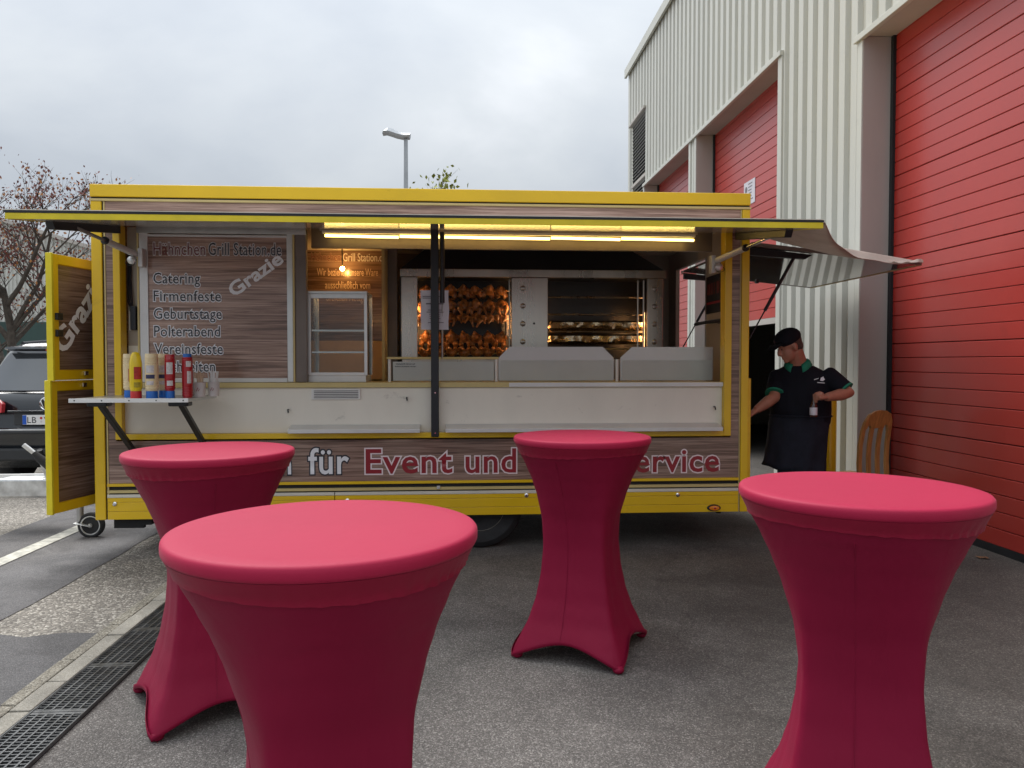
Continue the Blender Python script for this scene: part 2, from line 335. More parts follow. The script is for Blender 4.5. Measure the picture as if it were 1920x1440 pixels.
def fuse(mb, name, m, parent, voxel, it=4, fac=0.5, **tags):
    o = ORIG.get(parent.name, Vector((0, 0, 0))) if parent else Vector((0, 0, 0))
    mb.v = [(p[0] - o.x, p[1] - o.y, p[2] - o.z) for p in mb.v]
    tmp = bpy.data.objects.new('tmp', mb.mesh('tmp')); COL.objects.link(tmp)
    r = tmp.modifiers.new('r', 'REMESH'); r.mode = 'VOXEL'; r.voxel_size = voxel
    sm = tmp.modifiers.new('s', 'SMOOTH'); sm.iterations = it; sm.factor = fac
    me = bake(tmp); bpy.data.objects.remove(tmp); me.name = name; me.shade_smooth(); me.materials.clear()
    return link(name, me, m, parent, **tags)
def textmesh(s, bold=0.0, spacing=1.0, ext=0.0):
    c = bpy.data.curves.new('txt', 'FONT'); c.body = s; c.size = 1.0; c.offset = bold; c.space_character = spacing; c.extrude = ext; c.resolution_u = 3
    o = bpy.data.objects.new('txt', c); COL.objects.link(o); me = bake(o); bpy.data.objects.remove(o)
    return me
def lettering(s, org, ux, uz, m, parent, width=None, height=None, bold=0.0, spacing=1.0, align='l', name='lettering', ref=None):
    """flat printed letters: org = left end of the baseline, ux/uz unit directions"""
    me = textmesh(s, bold, spacing); rm = textmesh(s, 0.0, spacing) if bold else me
    xs = [v.co.x for v in rm.vertices]; x0, w = min(xs), max(xs) - min(xs)
    sz = height / 0.73 if height else width / w
    sx = width / w if width else sz
    ux, uz, org = Vector(ux), Vector(uz), Vector(org)
    if align == 'c': org = org - ux * (w * sx / 2)
    o = ORIG.get(parent.name, Vector((0, 0, 0)))
    for v in me.vertices: v.co = org + ux * ((v.co.x - x0) * sx) + uz * (v.co.y * sz) - o
    me.materials.clear(); me.name = name
    return link(name, me, m, parent)
X, Z = (1, 0, 0), (0, 0, 1)

# ================================================================== ground
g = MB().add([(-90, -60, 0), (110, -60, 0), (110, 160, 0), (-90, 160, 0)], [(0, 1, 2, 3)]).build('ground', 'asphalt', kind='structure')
def sheet(name, m, pts, z):
    return MB().add([(x, y, z) for x, y in pts], [tuple(range(len(pts)))]).build(name, m, kind='structure')
def wob(x, y0, y1, n=14, a=0.03):
    return [(x + random.uniform(-a, a), y0 + (y1 - y0) * i / n) for i in range(n + 1)]
sheet('aggregate_strip', 'aggregate', [(-1.96, 0.0)] + wob(-1.962, 0.5, 14, 3, 0) + wob(-2.62, 14, 0, 40, 0.02), 0.004)
sheet('asphalt_lane', 'asphalt_dark', wob(-2.61, 0, 16, 40, 0.02) + wob(-3.9, 16, 0, 40, 0.025), 0.008)
sheet('asphalt_patch', 'asphalt_dark', [(-1.965, 0.2), (-1.965, 4.26)] + [(-2.15, 4.28), (-2.33, 4.22), (-2.47, 4.27), (-2.63, 4.32), (-2.7, 0.2)], 0.012)
sheet('aggregate_lot', 'aggregate', wob(-3.88, 0, 30, 50, 0.02) + [(-30, 30), (-30, 0)], 0.004)
MB().add([(-3.31, 3.0, 0.0135), (-3.30, 12.0, 0.0135), (-3.43, 12.0, 0.0135), (-3.44, 3.0, 0.0135)], [(0, 1, 2, 3)]).build('parking_line', 'line_paint', kind='structure')

# kerb rows and drain
kerb = MB().box(-1.965, -1.797, 0.3, 13.0, -0.05, 0.006).build('kerb', 'pit', kind='structure')
stone = MB().box(-0.044, 0.044, -0.146, 0.146, 0, 0.022).mesh('stone'); rough_me = MB().box(-0.034, 0.034, -0.247, 0.247, 0, 0.020).mesh('edging_stone')
y = 0.45
while y < 12.9:
    o = link('kerb_stone', stone, 'kerb_stone', kerb, 0.004); o.location = (-1.846 + random.uniform(-.002, .002), y, random.uniform(-.002, .002)); o.rotation_euler = (random.uniform(-.004, .004), 0, random.uniform(-.006, .006)); y += 0.30
y = 0.6
while y < 12.8:
    o = link('edging_stone', rough_me, 'kerb_rough', kerb, 0.005); o.location = (-1.93, y, random.uniform(-.003, .002)); o.rotation_euler = (0, 0, random.uniform(-.006, .006)); y += 0.503
drain = thing('drain_channel', (-1.68, 3.0, 0), 'black cast iron drain channel with slotted grates beside the kerb', 'drain')
MB().box(-1.797, -1.572, 0.3, 13, -0.02, 0.0045).build('channel', 'pit', drain)
gm = MB()
for k in range(7): gm.box(-0.108 + k * 0.036 - (0.004 if 0 < k < 6 else 0.003), -0.108 + k * 0.036 + (0.004 if 0 < k < 6 else 0.005), -0.247, 0.247, 0.006, 0.018)
for k in range(21): gm.box(-0.108, 0.108, -0.247 + k * 0.0242 , -0.247 + k * 0.0242 + 0.006, 0.008, 0.0165)
gm.box(-0.108, 0.108, -0.247, -0.228, 0.006, 0.0175); gm.box(-0.108, 0.108, 0.228, 0.247, 0.006, 0.0175)
gme = gm.mesh('grate')
y = 0.55
while y < 12.8:
    o = link('grate', gme, 'cast_iron', drain); o.location = (-1.684 + 1.68, y - 3.0, 0); y += 0.4985
for sx in (-1.797, -1.577): B('frame_rail', 'cast_iron', drain, sx, sx + 0.006, 0.3, 13, 0.004, 0.021)

# ================================================================== warehouse on the right
WX, DX = 3.83, 4.12
wh = thing('warehouse', (WX, 8, 0), 'pale ribbed metal warehouse with tall red sectional doors', 'warehouse')
def clad(y0, y1, z0, z1):
    n = max(1, round((y1 - y0) / 1.0)); w = (y1 - y0) / n
    for i in range(n):
        a = y0 + i * w; k = max(1, round(w / 0.25)); p = w / k; pr = []
        for j in range(k):
            q = a + j * p
            pr += [(WX + 0.045, q), (WX + 0.045, q + 0.36 * p), (WX, q + 0.44 * p), (WX, q + 0.92 * p)]
        pr.append((WX + 0.045, a + w - 0.0015))
        mb = MB().loft([[(x, yy, z) for x, yy in pr] for z in (z0, z1)], cap=False, closed=False)
        mb.build('cladding_sheet', 'cladding', wh)
TOP = 8.05; L1, L2 = 4.57, 5.15
for z in [(-4, 2.6, 0, TOP), (2.6, 7.17, L1, TOP), (7.20, 9.12, 0, TOP), (9.12, 15.95, L2, TOP), (12.42, 12.78, 0, L2), (15.95, 17.3, 6.77, TOP), (15.95, 17.3, 0, 4.2), (17.3, 17.62, 0, TOP)]: clad(*z)
B('inner_wall', 'hall_dark', wh, 4.20, 4.30, -4, 9.15, 0, 8.0); B('inner_wall', 'hall_dark', wh, 4.20, 4.30, 9.15, 12.39, 2.1, 8.0); B('inner_wall', 'hall_dark', wh, 4.20, 4.30, 12.39, 17.55, 0, 8.0)
B('rear_wall', 'hall_dark', wh, 14, 14.1, -4, 17.6, 0, 8.0); B('end_wall', 'cladding', wh, 3.87, 14.1, 17.6, 17.66, 0, 8.06); B('end_wall', 'cladding', wh, 3.87, 14.1, -4.06, -4.0, 0, 8.06)
B('roof', 'wall_grey', wh, 3.80, 14.2, -4.1, 17.7, 8.06, 8.16, 0.01); B('eave_flashing', 'cladding', wh, 3.76, 3.81, -4.1, 17.72, 7.98, 8.18, 0.006)
def door(y0, y1, ztop, zbot, label):
    d = B('sectional_door', 'door_groove', wh, DX + 0.022, DX + 0.05, y0, y1, zbot, ztop, label=label)
    h = 0.1325; n = int((ztop - zbot) / h) + 1; L = y1 - y0
    def slat(hh, deep): # front face with chamfered edges
        c = 0.004; pr = [(0.03, 0.0), (0.03, hh), (0.006, hh), (0.0, hh - c), (0.0, c), (0.006, 0.0)]
        return MB().loft([[(x, yy, z) for x, z in pr] for yy in (0, L)]).mesh('slat')
    m1, m2 = slat(h - 0.004, 0), slat(h - 0.007, 0)
    for i in range(n):
        z = zbot + i * h
        if z + h > ztop + h * .9: break
        o = link('slat', m2 if i % 6 == 5 else m1, 'red_door', d); o.location = Vector((DX, y0, z)) - ORIG[wh.name]
    return d
door(2.6, 7.125, L1 + 0.06, 0.06, 'red sectional door nearest the bar tables')
door(9.15, 12.35, L2 + 0.05, 2.06, 'red sectional door raised above a dark gap'); door(12.8, 15.93, L2 + 0.05, 0.06, 'red sectional door farthest away')
B('door_seal', 'black_matte', wh, DX - 0.005, DX + 0.05, 2.6, 7.125, 0.0, 0.06); B('door_seal', 'wall_grey', wh, DX - 0.005, DX + 0.05, 9.15, 12.35, 1.98, 2.058)
for (ya, yb, s, zt) in ((7.17, 7.205, -1, L1), (9.09, 9.15, 1, L2), (12.39, 12.425, -1, L2), (12.755, 12.80, 1, L2), (15.95, 16.0, -1, L2), (2.55, 2.6, 1, L1)):
    B('jamb', 'wall_grey', wh, WX - 0.012, DX + 0.05, ya, yb, 0, zt, 0.004)
    B('guide_rail', 'black_matte', wh, DX - 0.03, DX + 0.04, (ya - 0.042) if s < 0 else yb, ya if s < 0 else yb + 0.042, 0, zt, 0.003)
    B('edge_trim', 'cladding', wh, WX - 0.020, WX + 0.03, ya + .004 if s < 0 else ya - 0.06, yb + 0.06 if s < 0 else yb - .004, 0.001, zt - 0.032, 0.003)
for (ya, yb, zt) in ((2.5, 7.30, L1), (9.03, 16.02, L2)):
    B('lintel', 'wall_grey', wh, WX + 0.002, DX + 0.06, ya + 0.05, yb - 0.08, zt + 0.002, zt + 0.05)
    B('drip_flashing', 'cladding', wh, WX - 0.045, WX + 0.002, ya, yb, zt - 0.03, zt + 0.03, 0.004)
lv = B('louver', 'black_matte', wh, WX + 0.10, WX + 0.14, 15.97, 17.28, 4.2, 6.77)
for i in range(34):
    z = 4.24 + i * 0.075
    if z < 6.72: MB().loft([[(WX + 0.01, yy, z), (WX + 0.02, yy, z - 0.004), (WX + 0.085, yy, z + 0.042), (WX + 0.075, yy, z + 0.046)] for yy in (15.99, 17.26)]).build('louver_blade', 'louver', lv)
B('louver_head', 'wall_grey', wh, WX - 0.05, WX + 0.12, 15.9, 17.36, 6.74, 6.79, 0.003); B('louver_bar', 'wall_grey', wh, WX, WX + 0.09, 15.97, 17.28, 5.36, 5.42)
sg = thing('notice_sign', (DX - 0.004, 10.83, 3.9), 'small white notice stuck on the raised red door', 'sign')
B('plate', 'paper', sg, DX - 0.008, DX - 0.002, 10.62, 11.04, 3.72, 4.06)
MB().lathe([(0.045, 0), (0.045, 0.002)], (DX - 0.0105, 10.95, 3.95), 16, 'x').build('emblem', 'print_grey', sg)
for i in range(6):
    w = random.uniform(.12, .2); B('print_line', 'print_grey', sg, DX - 0.0105, DX - 0.0085, 10.87 - w, 10.87, 4.02 - i * 0.045 - .012, 4.02 - i * 0.045)

# bollard
bo = thing('bollard', (3.575, 7.25, 0), 'yellow steel bollard behind the man in black', 'bollard')
MB().lathe([(0.0, 0), (0.062, 0), (0.062, 1.15), (0.052, 1.18), (0.0, 1.19)], (3.575, 7.25, 0), 20).build('post', 'yellow', bo, 40)
MB().box(3.49, 3.66, 7.165, 7.335, 0, 0.012).build('base_plate', 'zinc', bo, bev=.003)

# ================================================================== food trailer
FY = 5.95
tr = thing('food_trailer', (-0.24, 7.0, 0), 'yellow grill trailer with wood print panels and its serving flap raised', 'food trailer')
XL, XR, YB = -2.745, 2.265, 8.15
# roof and front frame
B('roof', 'yellow', tr, XL, XR, FY - 0.022, YB, 2.702, 2.795, 0.006)
B('roof_lip', 'cream_trim', tr, XL - 0.004, XR + 0.006, FY - 0.016, FY + 0.05, 2.672, 2.690, 0.002); B('roof_gap', 'black_matte', tr, XL + 0.004, XR - 0.004, FY - 0.004, YB - 0.02, 2.688, 2.704)
for (a, b_) in ((XL, XL + 0.078), (XR - 0.062, XR)): B('corner_post', 'yellow', tr, a, b_, FY - 0.012, FY + 0.10, 0.288, 2.671, 0.006)
for a, m_, w in ((-2.667, 'black_matte', .012), (-2.655, 'cream_trim', .010), (2.191, 'cream_trim', .007), (2.198, 'black_matte', .006)): B('post_seam', m_, tr, a, a + w, FY - (0.006 if m_ != 'black_matte' else -.004), FY + 0.05, 0.29, 2.67)
B('top_panel', 'wood_print_pale_reflect', tr, -2.644, 2.190, FY, FY + 0.03, 2.50, 2.671)
B('side_panel', 'wood_print', tr, -2.644, -2.588, FY, FY + 0.03, 0.88, 2.499); B('side_panel', 'wood_print', tr, 2.123, 2.190, FY, FY + 0.03, 0.88, 2.499)
lower = B('lower_panel', 'wood_print', tr, -2.644, 2.190, FY, FY + 0.03, 0.562, 0.879)
B('opening_frame', 'yellow', tr, -2.588, -2.537, FY - 0.016, FY + 0.09, 0.893, 2.50, 0.004); B('opening_frame', 'yellow', tr, 2.066, 2.123, FY - 0.016, FY + 0.09, 0.893, 2.50, 0.004)
B('opening_frame', 'yellow', tr, -2.536, 2.065, FY - 0.018, FY + 0.07, 0.892, 0.934, 0.004)
counter = B('counter_front', 'white_panel', tr, -2.536, 2.065, FY + 0.035, FY + 0.07, 0.935, 1.278)
B('counter_top', 'cream_trim', tr, -2.536, 2.065, FY + 0.012, FY + 0.50, 1.280, 1.318, 0.003)
B('counter_edge', 'alu_pale', tr, 0.37, 2.064, FY + 0.006, FY + 0.011, 1.283, 1.315)
# rails and skirt
for z0, z1, m_, d in ((0.540, 0.561, 'yellow', .012), (0.512, 0.538, 'black_matte', -.008), (0.490, 0.511, 'cream_trim', .010), (0.480, 0.489, 'black_matte', -.006)): B('rub_rail', m_, tr, -2.655, 2.190, FY - d, FY + 0.03, z0, z1)
for xa, xb in ((-2.655, -0.972), (-0.966, 2.188)):
    B('skirt_cap', 'white_trim', tr, xa, xb, FY - 0.014, FY + 0.02, 0.455, 0.479, 0.003)
    for z0, z1 in ((0.422, 0.4535), (0.352, 0.4205), (0.290, 0.3505)): B('skirt_board', 'yellow', tr, xa, xb, FY - 0.010, FY + 0.02, z0, z1, 0.0022)
for lx, lz in ((-0.872, .415), (0.504, .440), (-2.6, .41), (1.7, .43)):
    MB().lathe([(0.016, 0.0), (0.016, -0.008), (0.010, -0.012), (0.004, -0.012)], (lx, FY - 0.010, lz), 14, 'y').build('lock', 'chrome', tr, 40)
B('latch', 'zinc', tr, -0.19, -0.165, FY - 0.026, FY - 0.012, 0.498, 0.522, .002)
for sx in range(14): MB().lathe([(0.004, 0.0), (0.003, -0.003)], (-2.55 + sx * 0.35, FY - 0.0145, 0.460), 8, 'y').build('rivet', 'zinc', tr)
mk = MB().lathe([(0.001, 0.0)] + [(1.0, 0.0), (1.0, -0.3), (0.80, -0.75), (0.001, -0.8)], (0, 0, 0), 20, 'y'); mk.v = [(1.991 + p[0] * 0.055, FY - 0.010 + p[1] * 0.02, 0.323 + p[2] * 0.027) for p in mk.v]; ml = mk.build('marker_light', 'black', tr, 40)
mk = MB().lathe([(1.0, 0.0), (0.9, -0.4), (0.001, -0.5)], (0, 0, 0), 20, 'y'); mk.v = [(1.991 + p[0] * 0.042, FY - 0.026 + p[1] * 0.02, 0.323 + p[2] * 0.019) for p in mk.v]; mk.build('lens', 'amber', ml, 40)
MB().lathe([(0.009, -0.03), (0.001, -0.034)], (1.993, FY - 0.006, 0.323), 10, 'y').build('reflector', 'red_lens', ml)
# shell
B('floor', 'steel_matte', tr, XL + 0.03, XR - 0.03, FY + 0.08, YB, 0.46, 0.52); B('rear_wall', 'inner_wall', tr, XL + 0.01, XR - 0.01, YB - 0.04, YB, 0.30, 2.69)
B('left_wall', 'wood_print_dark', tr, XL + 0.012, XL + 0.05, FY + 0.10, YB - 0.04, 0.30, 2.69); B('ceiling', 'white_panel', tr, XL + 0.05, XR - 0.05, FY + 0.05, YB - 0.04, 2.60, 2.64)
B('right_wall', 'inner_wall', tr, XR - 0.05, XR - 0.012, FY + 0.11, YB - 0.04, 0.30, 1.30); B('right_wall', 'inner_wall', tr, XR - 0.05, XR - 0.012, FY + 0.11, YB - 0.04, 2.42, 2.60)
B('right_wall', 'inner_wall', tr, XR - 0.05, XR - 0.012, FY + 0.11, 6.86, 1.30, 2.42); B('right_wall', 'inner_wall', tr, XR - 0.05, XR - 0.012, 7.85, YB - 0.04, 1.30, 2.42)
B('hatch_edge', 'alu', tr, XR - 0.056, XR - 0.006, 6.86, 6.875, 1.31, 2.42)
B('valance', 'frame_brown', tr, -1.19, 2.065, FY + 0.30, FY + 0.34, 2.385, 2.60); B('header', 'inner_wall', tr, -2.536, 2.065, FY + 0.04, FY + 0.08, 2.503, 2.60)
B('chassis', 'black_matte', tr, -2.6, 2.15, 6.15, 7.95, 0.34, 0.46); B('mud_bracket', 'black_matte', tr, -2.64, -2.42, FY + 0.06, FY + 0.10, 0.21, 0.30); B('mud_bracket', 'black_matte', tr, -2.44, -2.36, FY + 0.05, FY + 0.12, 0.235, 0.30)
for lx, ly in ((2.10, 6.15), (2.10, 7.9), (-2.3, 7.9)): MB().tube([(lx, ly, 0.34), (lx, ly, 0.24)], .022, 10).build('steady_leg', 'black_matte', tr)
# wheels
for wy in (6.05, 7.80):
    w = MB().lathe([(0.19, 0.0), (0.215, -0.012), (0.285, -0.018), (0.325, 0.010), (0.34, 0.045), (0.34, 0.155), (0.325, 0.19), (0.285, 0.215), (0.19, 0.20)], (0.145, wy, 0.34), 40, 'y').build('wheel', 'rubber', tr, 30)
    MB().lathe([(0.001, 0.05), (0.10, 0.05), (0.108, 0.028), (0.118, 0.03), (0.125, 0.06), (0.170, 0.062), (0.182, 0.02), (0.196, -0.004), (0.203, -0.004), (0.206, 0.02), (0.19, 0.1)], (0.145, wy, 0.34), 40, 'y').build('rim', 'rim_steel', w, 35)
    hb = MB()
    for k in range(12):
        a = 2 * math.pi * k / 12; hb.lathe([(0.011, 0), (0.011, .004)], (0.145 + .148 * math.cos(a), wy + 0.0565, 0.34 + .148 * math.sin(a)), 8, 'y')
    hb.build('vent_holes', 'black_matte', w)
    lg = MB()
    for k in range(5): lg.lathe([(0.012, 0.05), (0.012, 0.03), (0.004, .026)], (0.145 + .07 * math.cos(k * 1.2566), wy, 0.34 + .07 * math.sin(k * 1.2566)), 6, 'y')
    lg.build('wheel_nuts', 'zinc', w)
# serving flap
FH = Vector((0, FY - 0.02, 2.515)); FF = Vector((0, 4.60, 2.316))
fl = MB().prismx([(FH.y, FH.z), (FF.y, FF.z + 0.012), (FF.y, FF.z - 0.022), (FH.y, FH.z - 0.03)], -2.585, 2.20).build('serving_flap', 'flap_sheet', tr)
MB().prismx([(4.588, 2.328), (4.598, 2.331), (4.66, 2.338), (4.66, 2.330), (4.598, 2.322), (4.598, 2.295), (4.588, 2.292)], -2.592, 2.207).build('front_edge', 'yellow_edge', fl, bev=0.002)
MB().prismx([(4.586, 2.342), (4.586, 2.329), (4.66, 2.3395), (4.66, 2.352)], -2.60, 2.21).build('seal_strip', 'black', fl); MB().prismx([(4.584, 2.347), (4.584, 2.343), (4.66, 2.353), (4.66, 2.357)], -2.602, 2.212).build('top_trim', 'white_trim', fl)
for sx in (-2.588, 2.186): MB().prismx([(FH.y, FH.z + .004), (4.61, 2.332), (4.61, 2.292), (FH.y, FH.z - 0.034)], sx, sx + 0.018).build('side_edge', 'yellow_edge', fl)
B('hinge', 'alu', tr, -2.585, 2.19, FY - 0.03, FY - 0.002, 2.497, 2.53, 0.004)
def under(yy, dz=0): return FH.z - 0.03 + (FF.z - 0.022 - FH.z + 0.03) * (FH.y - yy) / (FH.y - FF.y) - dz
for sx, s in ((-2.56, 1), (2.13, -1)):
    MB().prismx([(5.90, under(5.90)), (4.95, under(4.95)), (4.98, under(4.98, .05)), (5.90, under(5.9, .055))], sx, sx + 0.05).build('flap_arm', 'black', fl, bev=.004)
    a, b_ = Vector((sx + 0.10 * s + (.02 if s > 0 else .03), FY + 0.03, 2.285)), Vector((sx + 0.04, 5.25, under(5.25, .03)))
    if s < 0: a = Vector((2.00, FY + .02, 2.27))
    mid = a.lerp(b_, 0.55)
    st = MB().tube([a, mid], 0.024, 12).build('flap_strut', 'alu_pale', tr, 40)
    MB().tube([mid, b_], 0.012, 10).build('piston', 'chrome' if s < 0 else 'steel_matte', st, 40); MB().tube([a.lerp(b_, .535), a.lerp(b_, .56)], 0.027, 12).build('collar', 'black', st, 40)
    MB().box(a.x - 0.008 + .03 * s, a.x + 0.028 + .03 * s, a.y - 0.02, a.y + 0.05, a.z - 0.095, a.z + 0.045).build('mount_bracket', 'alu_pale', st, bev=.006)
    MB().lathe([(0.030, 0), (0.030, -.03), (0.012, -.04), (.004, -.04)], (a.x - .012 * s, a.y - .02, a.z - .05), 16, 'y').build('pivot', 'alu', st, 40)
    MB().tube([(a.x - .02 * s + .035 * math.cos(t_ * .5) * -s, a.y - .05, a.z - .07 + .022 * math.sin(t_ * .5)) for t_ in range(14)], 0.0022, 6).build('pin_ring', 'black', st)
# light tubes under the header
for xa, xb in ((-1.06, -0.49), (-0.48, 0.705), (0.715, 1.27), (1.28, 1.87)):
    MB().tube([(xa, FY + 0.17, 2.462), (xb, FY + 0.17, 2.455)], 0.011, 10).build('light_tube', 'tube', tr, 40)
B('tube_holder', 'alu_pale', tr, -1.08, 1.88, FY + 0.155, FY + 0.19, 2.480, 2.50); B('tube_bracket', 'inner_wall', tr, -1.10, 1.9, FY + 0.165, FY + 0.18, 2.50, 2.60)
# front lattice: menu pane, posts, pole
B('window_head', 'alu', tr, -2.45, -1.19, FY + 0.075, FY + 0.12, 2.452, 2.502)
menu = B('menu_board', 'wood_print_menu_reflect', tr, -2.376, -1.338, FY + 0.10, FY + 0.108, 1.345, 2.44, label='wood print menu pane with catering list')
B('pane_rail', 'alu_pale', menu, -2.376, -1.338, FY + 0.088, FY + 0.118, 2.430, 2.446, .002); B('pane_rail', 'alu_pale', menu, -2.376, -1.338, FY + 0.085, FY + 0.12, 1.320, 1.352, .002)
B('pane_stile', 'alu_pale', menu, -2.44, -2.376, FY + 0.09, FY + 0.12, 1.32, 2.47, .003); B('pane_stile', 'cream_trim', menu, -2.456, -2.441, FY + 0.085, FY + 0.13, 1.32, 2.47, .003)
B('window_post', 'alu', tr, -1.337, -1.292, FY + 0.085, FY + 0.13, 1.32, 2.50, .004); B('window_post', 'cream_trim', tr, -1.291, -1.278, FY + 0.08, FY + 0.13, 1.32, 2.50); B('window_post', 'frame_brown', tr, -1.277, -1.19, FY + 0.09, FY + 0.15, 1.32, 2.50, .004)
B('recess_panel', 'inner_wall', tr, -2.536, -2.457, FY + 0.115, FY + 0.13, 1.60, 2.50); B('recess_panel', 'white_panel', tr, -2.536, -2.457, FY + 0.115, FY + 0.14, 1.32, 1.60)
B('switch_box', 'black', tr, -2.505, -2.463, FY + 0.07, FY + 0.113, 1.72, 1.90, .004); B('switch_strip', 'white_paint', tr, -2.513, -2.507, FY + 0.08, FY + 0.10, 1.715, 1.86)
for k in range(3): MB().tube([(-2.525 + k * .012, FY + .10, 2.3), (-2.528 + k * .012, FY + .095, 2.1), (-2.525 + k * .016, FY + .09, 1.93), (-2.50, FY + .09, 1.88)], .006, 6).build('cable', 'black', tr, 60)
pole = B('centre_post', 'black', tr, -0.232, -0.172, FY - 0.035, FY + 0.0, 0.90, 2.49, .006); MB().lathe([(.008, 0), (.006, -.006)], (-0.20, FY - .035, 1.24), 10, 'y').build('bolt', 'chrome', pole); MB().lathe([(.008, 0), (.006, -.006)], (-0.20, FY - .035, .93), 10, 'y').build('bolt', 'chrome', pole)
gs = MB().tube([(-0.145, FY + 0.0, 2.47), (-0.145, FY + .01, 1.93)], .019, 12).build('gas_spring', 'black', tr, 40); MB().tube([(-0.145, FY + .01, 1.93), (-0.147, FY + .015, 1.50)], .007, 8).build('rod', 'steel_matte', gs, 40); B('clip', 'alu_pale', gs, -.162, -.128, FY - .01, FY + .02, 2.42, 2.445)
# vent, trays, door pegs on counter front
vg = B('vent_grille', 'white_paint', counter, -1.145, -0.775, FY + 0.020, FY + 0.034, 1.188, 1.270, .003)
for k in range(5): B('slot', 'black_matte', vg, -1.125, -0.79, FY + 0.017, FY + 0.0195, 1.200 + k * .013, 1.2045 + k * .013)
for hx, hz in ((-1.32, 1.10), (2.0, 1.11), (-0.42, 1.19)): MB().tube([(hx, FY + .034, hz + .012), (hx, FY + .005, hz + .012), (hx + .004, FY + .004, hz - .012)], .006, 8).build('hook', 'black', counter)
for xa, xb in ((-1.30, -0.315), (-0.12, 2.03)): MB().prismx([(FY + .034, .995), (FY - .10, .968), (FY - .10, .940), (FY - .092, .940), (FY - .09, .958), (FY + .034, .985)], xa, xb).build('fold_down_tray', 'alu_pale', tr, bev=.002)
# lettering on the lower panel
def outlined(s, x, z, h, w, m1, m2, par, yy, o=0.052, fill=0.014):
    lettering(s, (x, yy - 0.0012, z), X, Z, m2, par, width=w, height=h, bold=o, spacing=1.06); lettering(s, (x, yy - 0.0026, z), X, Z, m1, par, width=w, height=h, bold=fill, spacing=1.06)
outlined('Hähnchen', -2.165, .622, .196, .865, 'letter_white', 'letter_dark', lower, FY); outlined('für', -1.165, .622, .205, .300, 'letter_white', 'letter_dark', lower, FY)
outlined('Event', -0.730, .622, .195, .655, 'letter_red', 'letter_pink', lower, FY); outlined('und', 0.035, .620, .195, .385, 'letter_red', 'letter_pink', lower, FY)
outlined('Service', 1.235, .612, .190, .795, 'letter_red', 'letter_pink', lower, FY)
# menu lettering
MY = FY + 0.10
def mtext(s, x, z, h, w, m1, m2, o=0.055): outlined(s, x, z, h, w, m1, m2, menu, MY, o + .010, .004)
mtext('Hähnchen', -2.335, 2.292, .098, .385, 'letter_dim_red', 'letter_grey', .045); mtext('Grill Station.de', -1.925, 2.294, .098, .545, 'letter_dark', 'letter_grey', .045)
for i, (s, w) in enumerate((('Catering', .345), ('Firmenfeste', .50), ('Geburtstage', .505), ('Polterabend', .49), ('Vereinsfeste', .51), ('Hochzeiten', .45))):
    mtext(s, -2.338, 2.075 - i * 0.1345, .085, w, 'letter_dark', 'letter_white', .055)
a_ = R(36); lettering('Grazie', (-1.735, MY - .0014, 1.975), (math.cos(a_), 0, math.sin(a_)), (-math.sin(a_), 0, math.cos(a_)), 'letter_white', menu, width=.46, height=.105, bold=.03)
# inside: rear wood panel with writing, partition, warm wall
rp = B('rear_board', 'wood_print_dark', tr, -1.56, -0.775, 7.90, 7.92, 1.69, 2.62); B('warm_backing', 'warm_wall', tr, -1.56, -0.775, 7.90, 7.93, 1.30, 1.689)
RY = 7.90; outlined('Hähnchen', -1.505, 2.492, .085, .29, 'letter_dim_red', 'letter_tan', rp, RY, .03, .0); lettering('Grill Station.de', (-1.19, RY - .002, 2.492), X, Z, 'letter_grey', rp, width=.43, height=.085, bold=.01)
for s, z, w in (('Wir beziehen unsere Ware', 2.345, .61), ('ausschließlich vom', 2.215, .45), ('örtlichen Metzger.', 2.09, .43)): lettering(s, (-1.145, RY - .002, z), X, Z, 'letter_tan', rp, width=w, height=.078, align='c', bold=.008)
B('partition', 'cream_trim', tr, -0.712, -0.688, 7.0, 7.9, 1.30, 2.60); B('partition_edge', 'frame_brown', tr, -0.687, -0.60, 7.3, 7.34, 1.30, 2.60)
MB().ball((-1.17, 7.72, 2.395), .022, 12, 8).build('wall_lamp', 'bulb', tr, 60); MB().tube([(-1.17, 7.72, 2.42), (-1.17, 7.72, 2.60)], .006, 6).build('lamp_cord', 'black', tr)
B('work_top', 'steel', tr, -2.4, 2.15, 7.15, 8.1, 1.24, 1.28, .003)
ps = B('price_board', 'black', tr, XR - 0.058, XR - 0.0505, 6.33, 6.84, 1.905, 2.235)
for k, (yy, w) in enumerate(((6.80, .035), (6.745, .035), (6.69, .035), (6.62, .02), (6.55, .06), (6.46, .05), (6.38, .04))): B('print_stroke', 'letter_dim_red', ps, XR - .0605, XR - .0585, yy - w, yy, 2.07, 2.17)
B('print_band', 'letter_red', ps, XR - .0605, XR - .0585, 6.35, 6.82, 1.985, 2.005)
hl = MB().tube([(2.10, 6.80, 1.812), (2.11, 6.5, 1.818), (2.14, 6.10, 1.815)], [.016, .014, .02], 10).build('hatch_handle', 'black', tr, 40); B('handle_foot', 'black', hl, 2.13, XR - .05, 6.10, 6.3, 1.795, 1.835, .004)
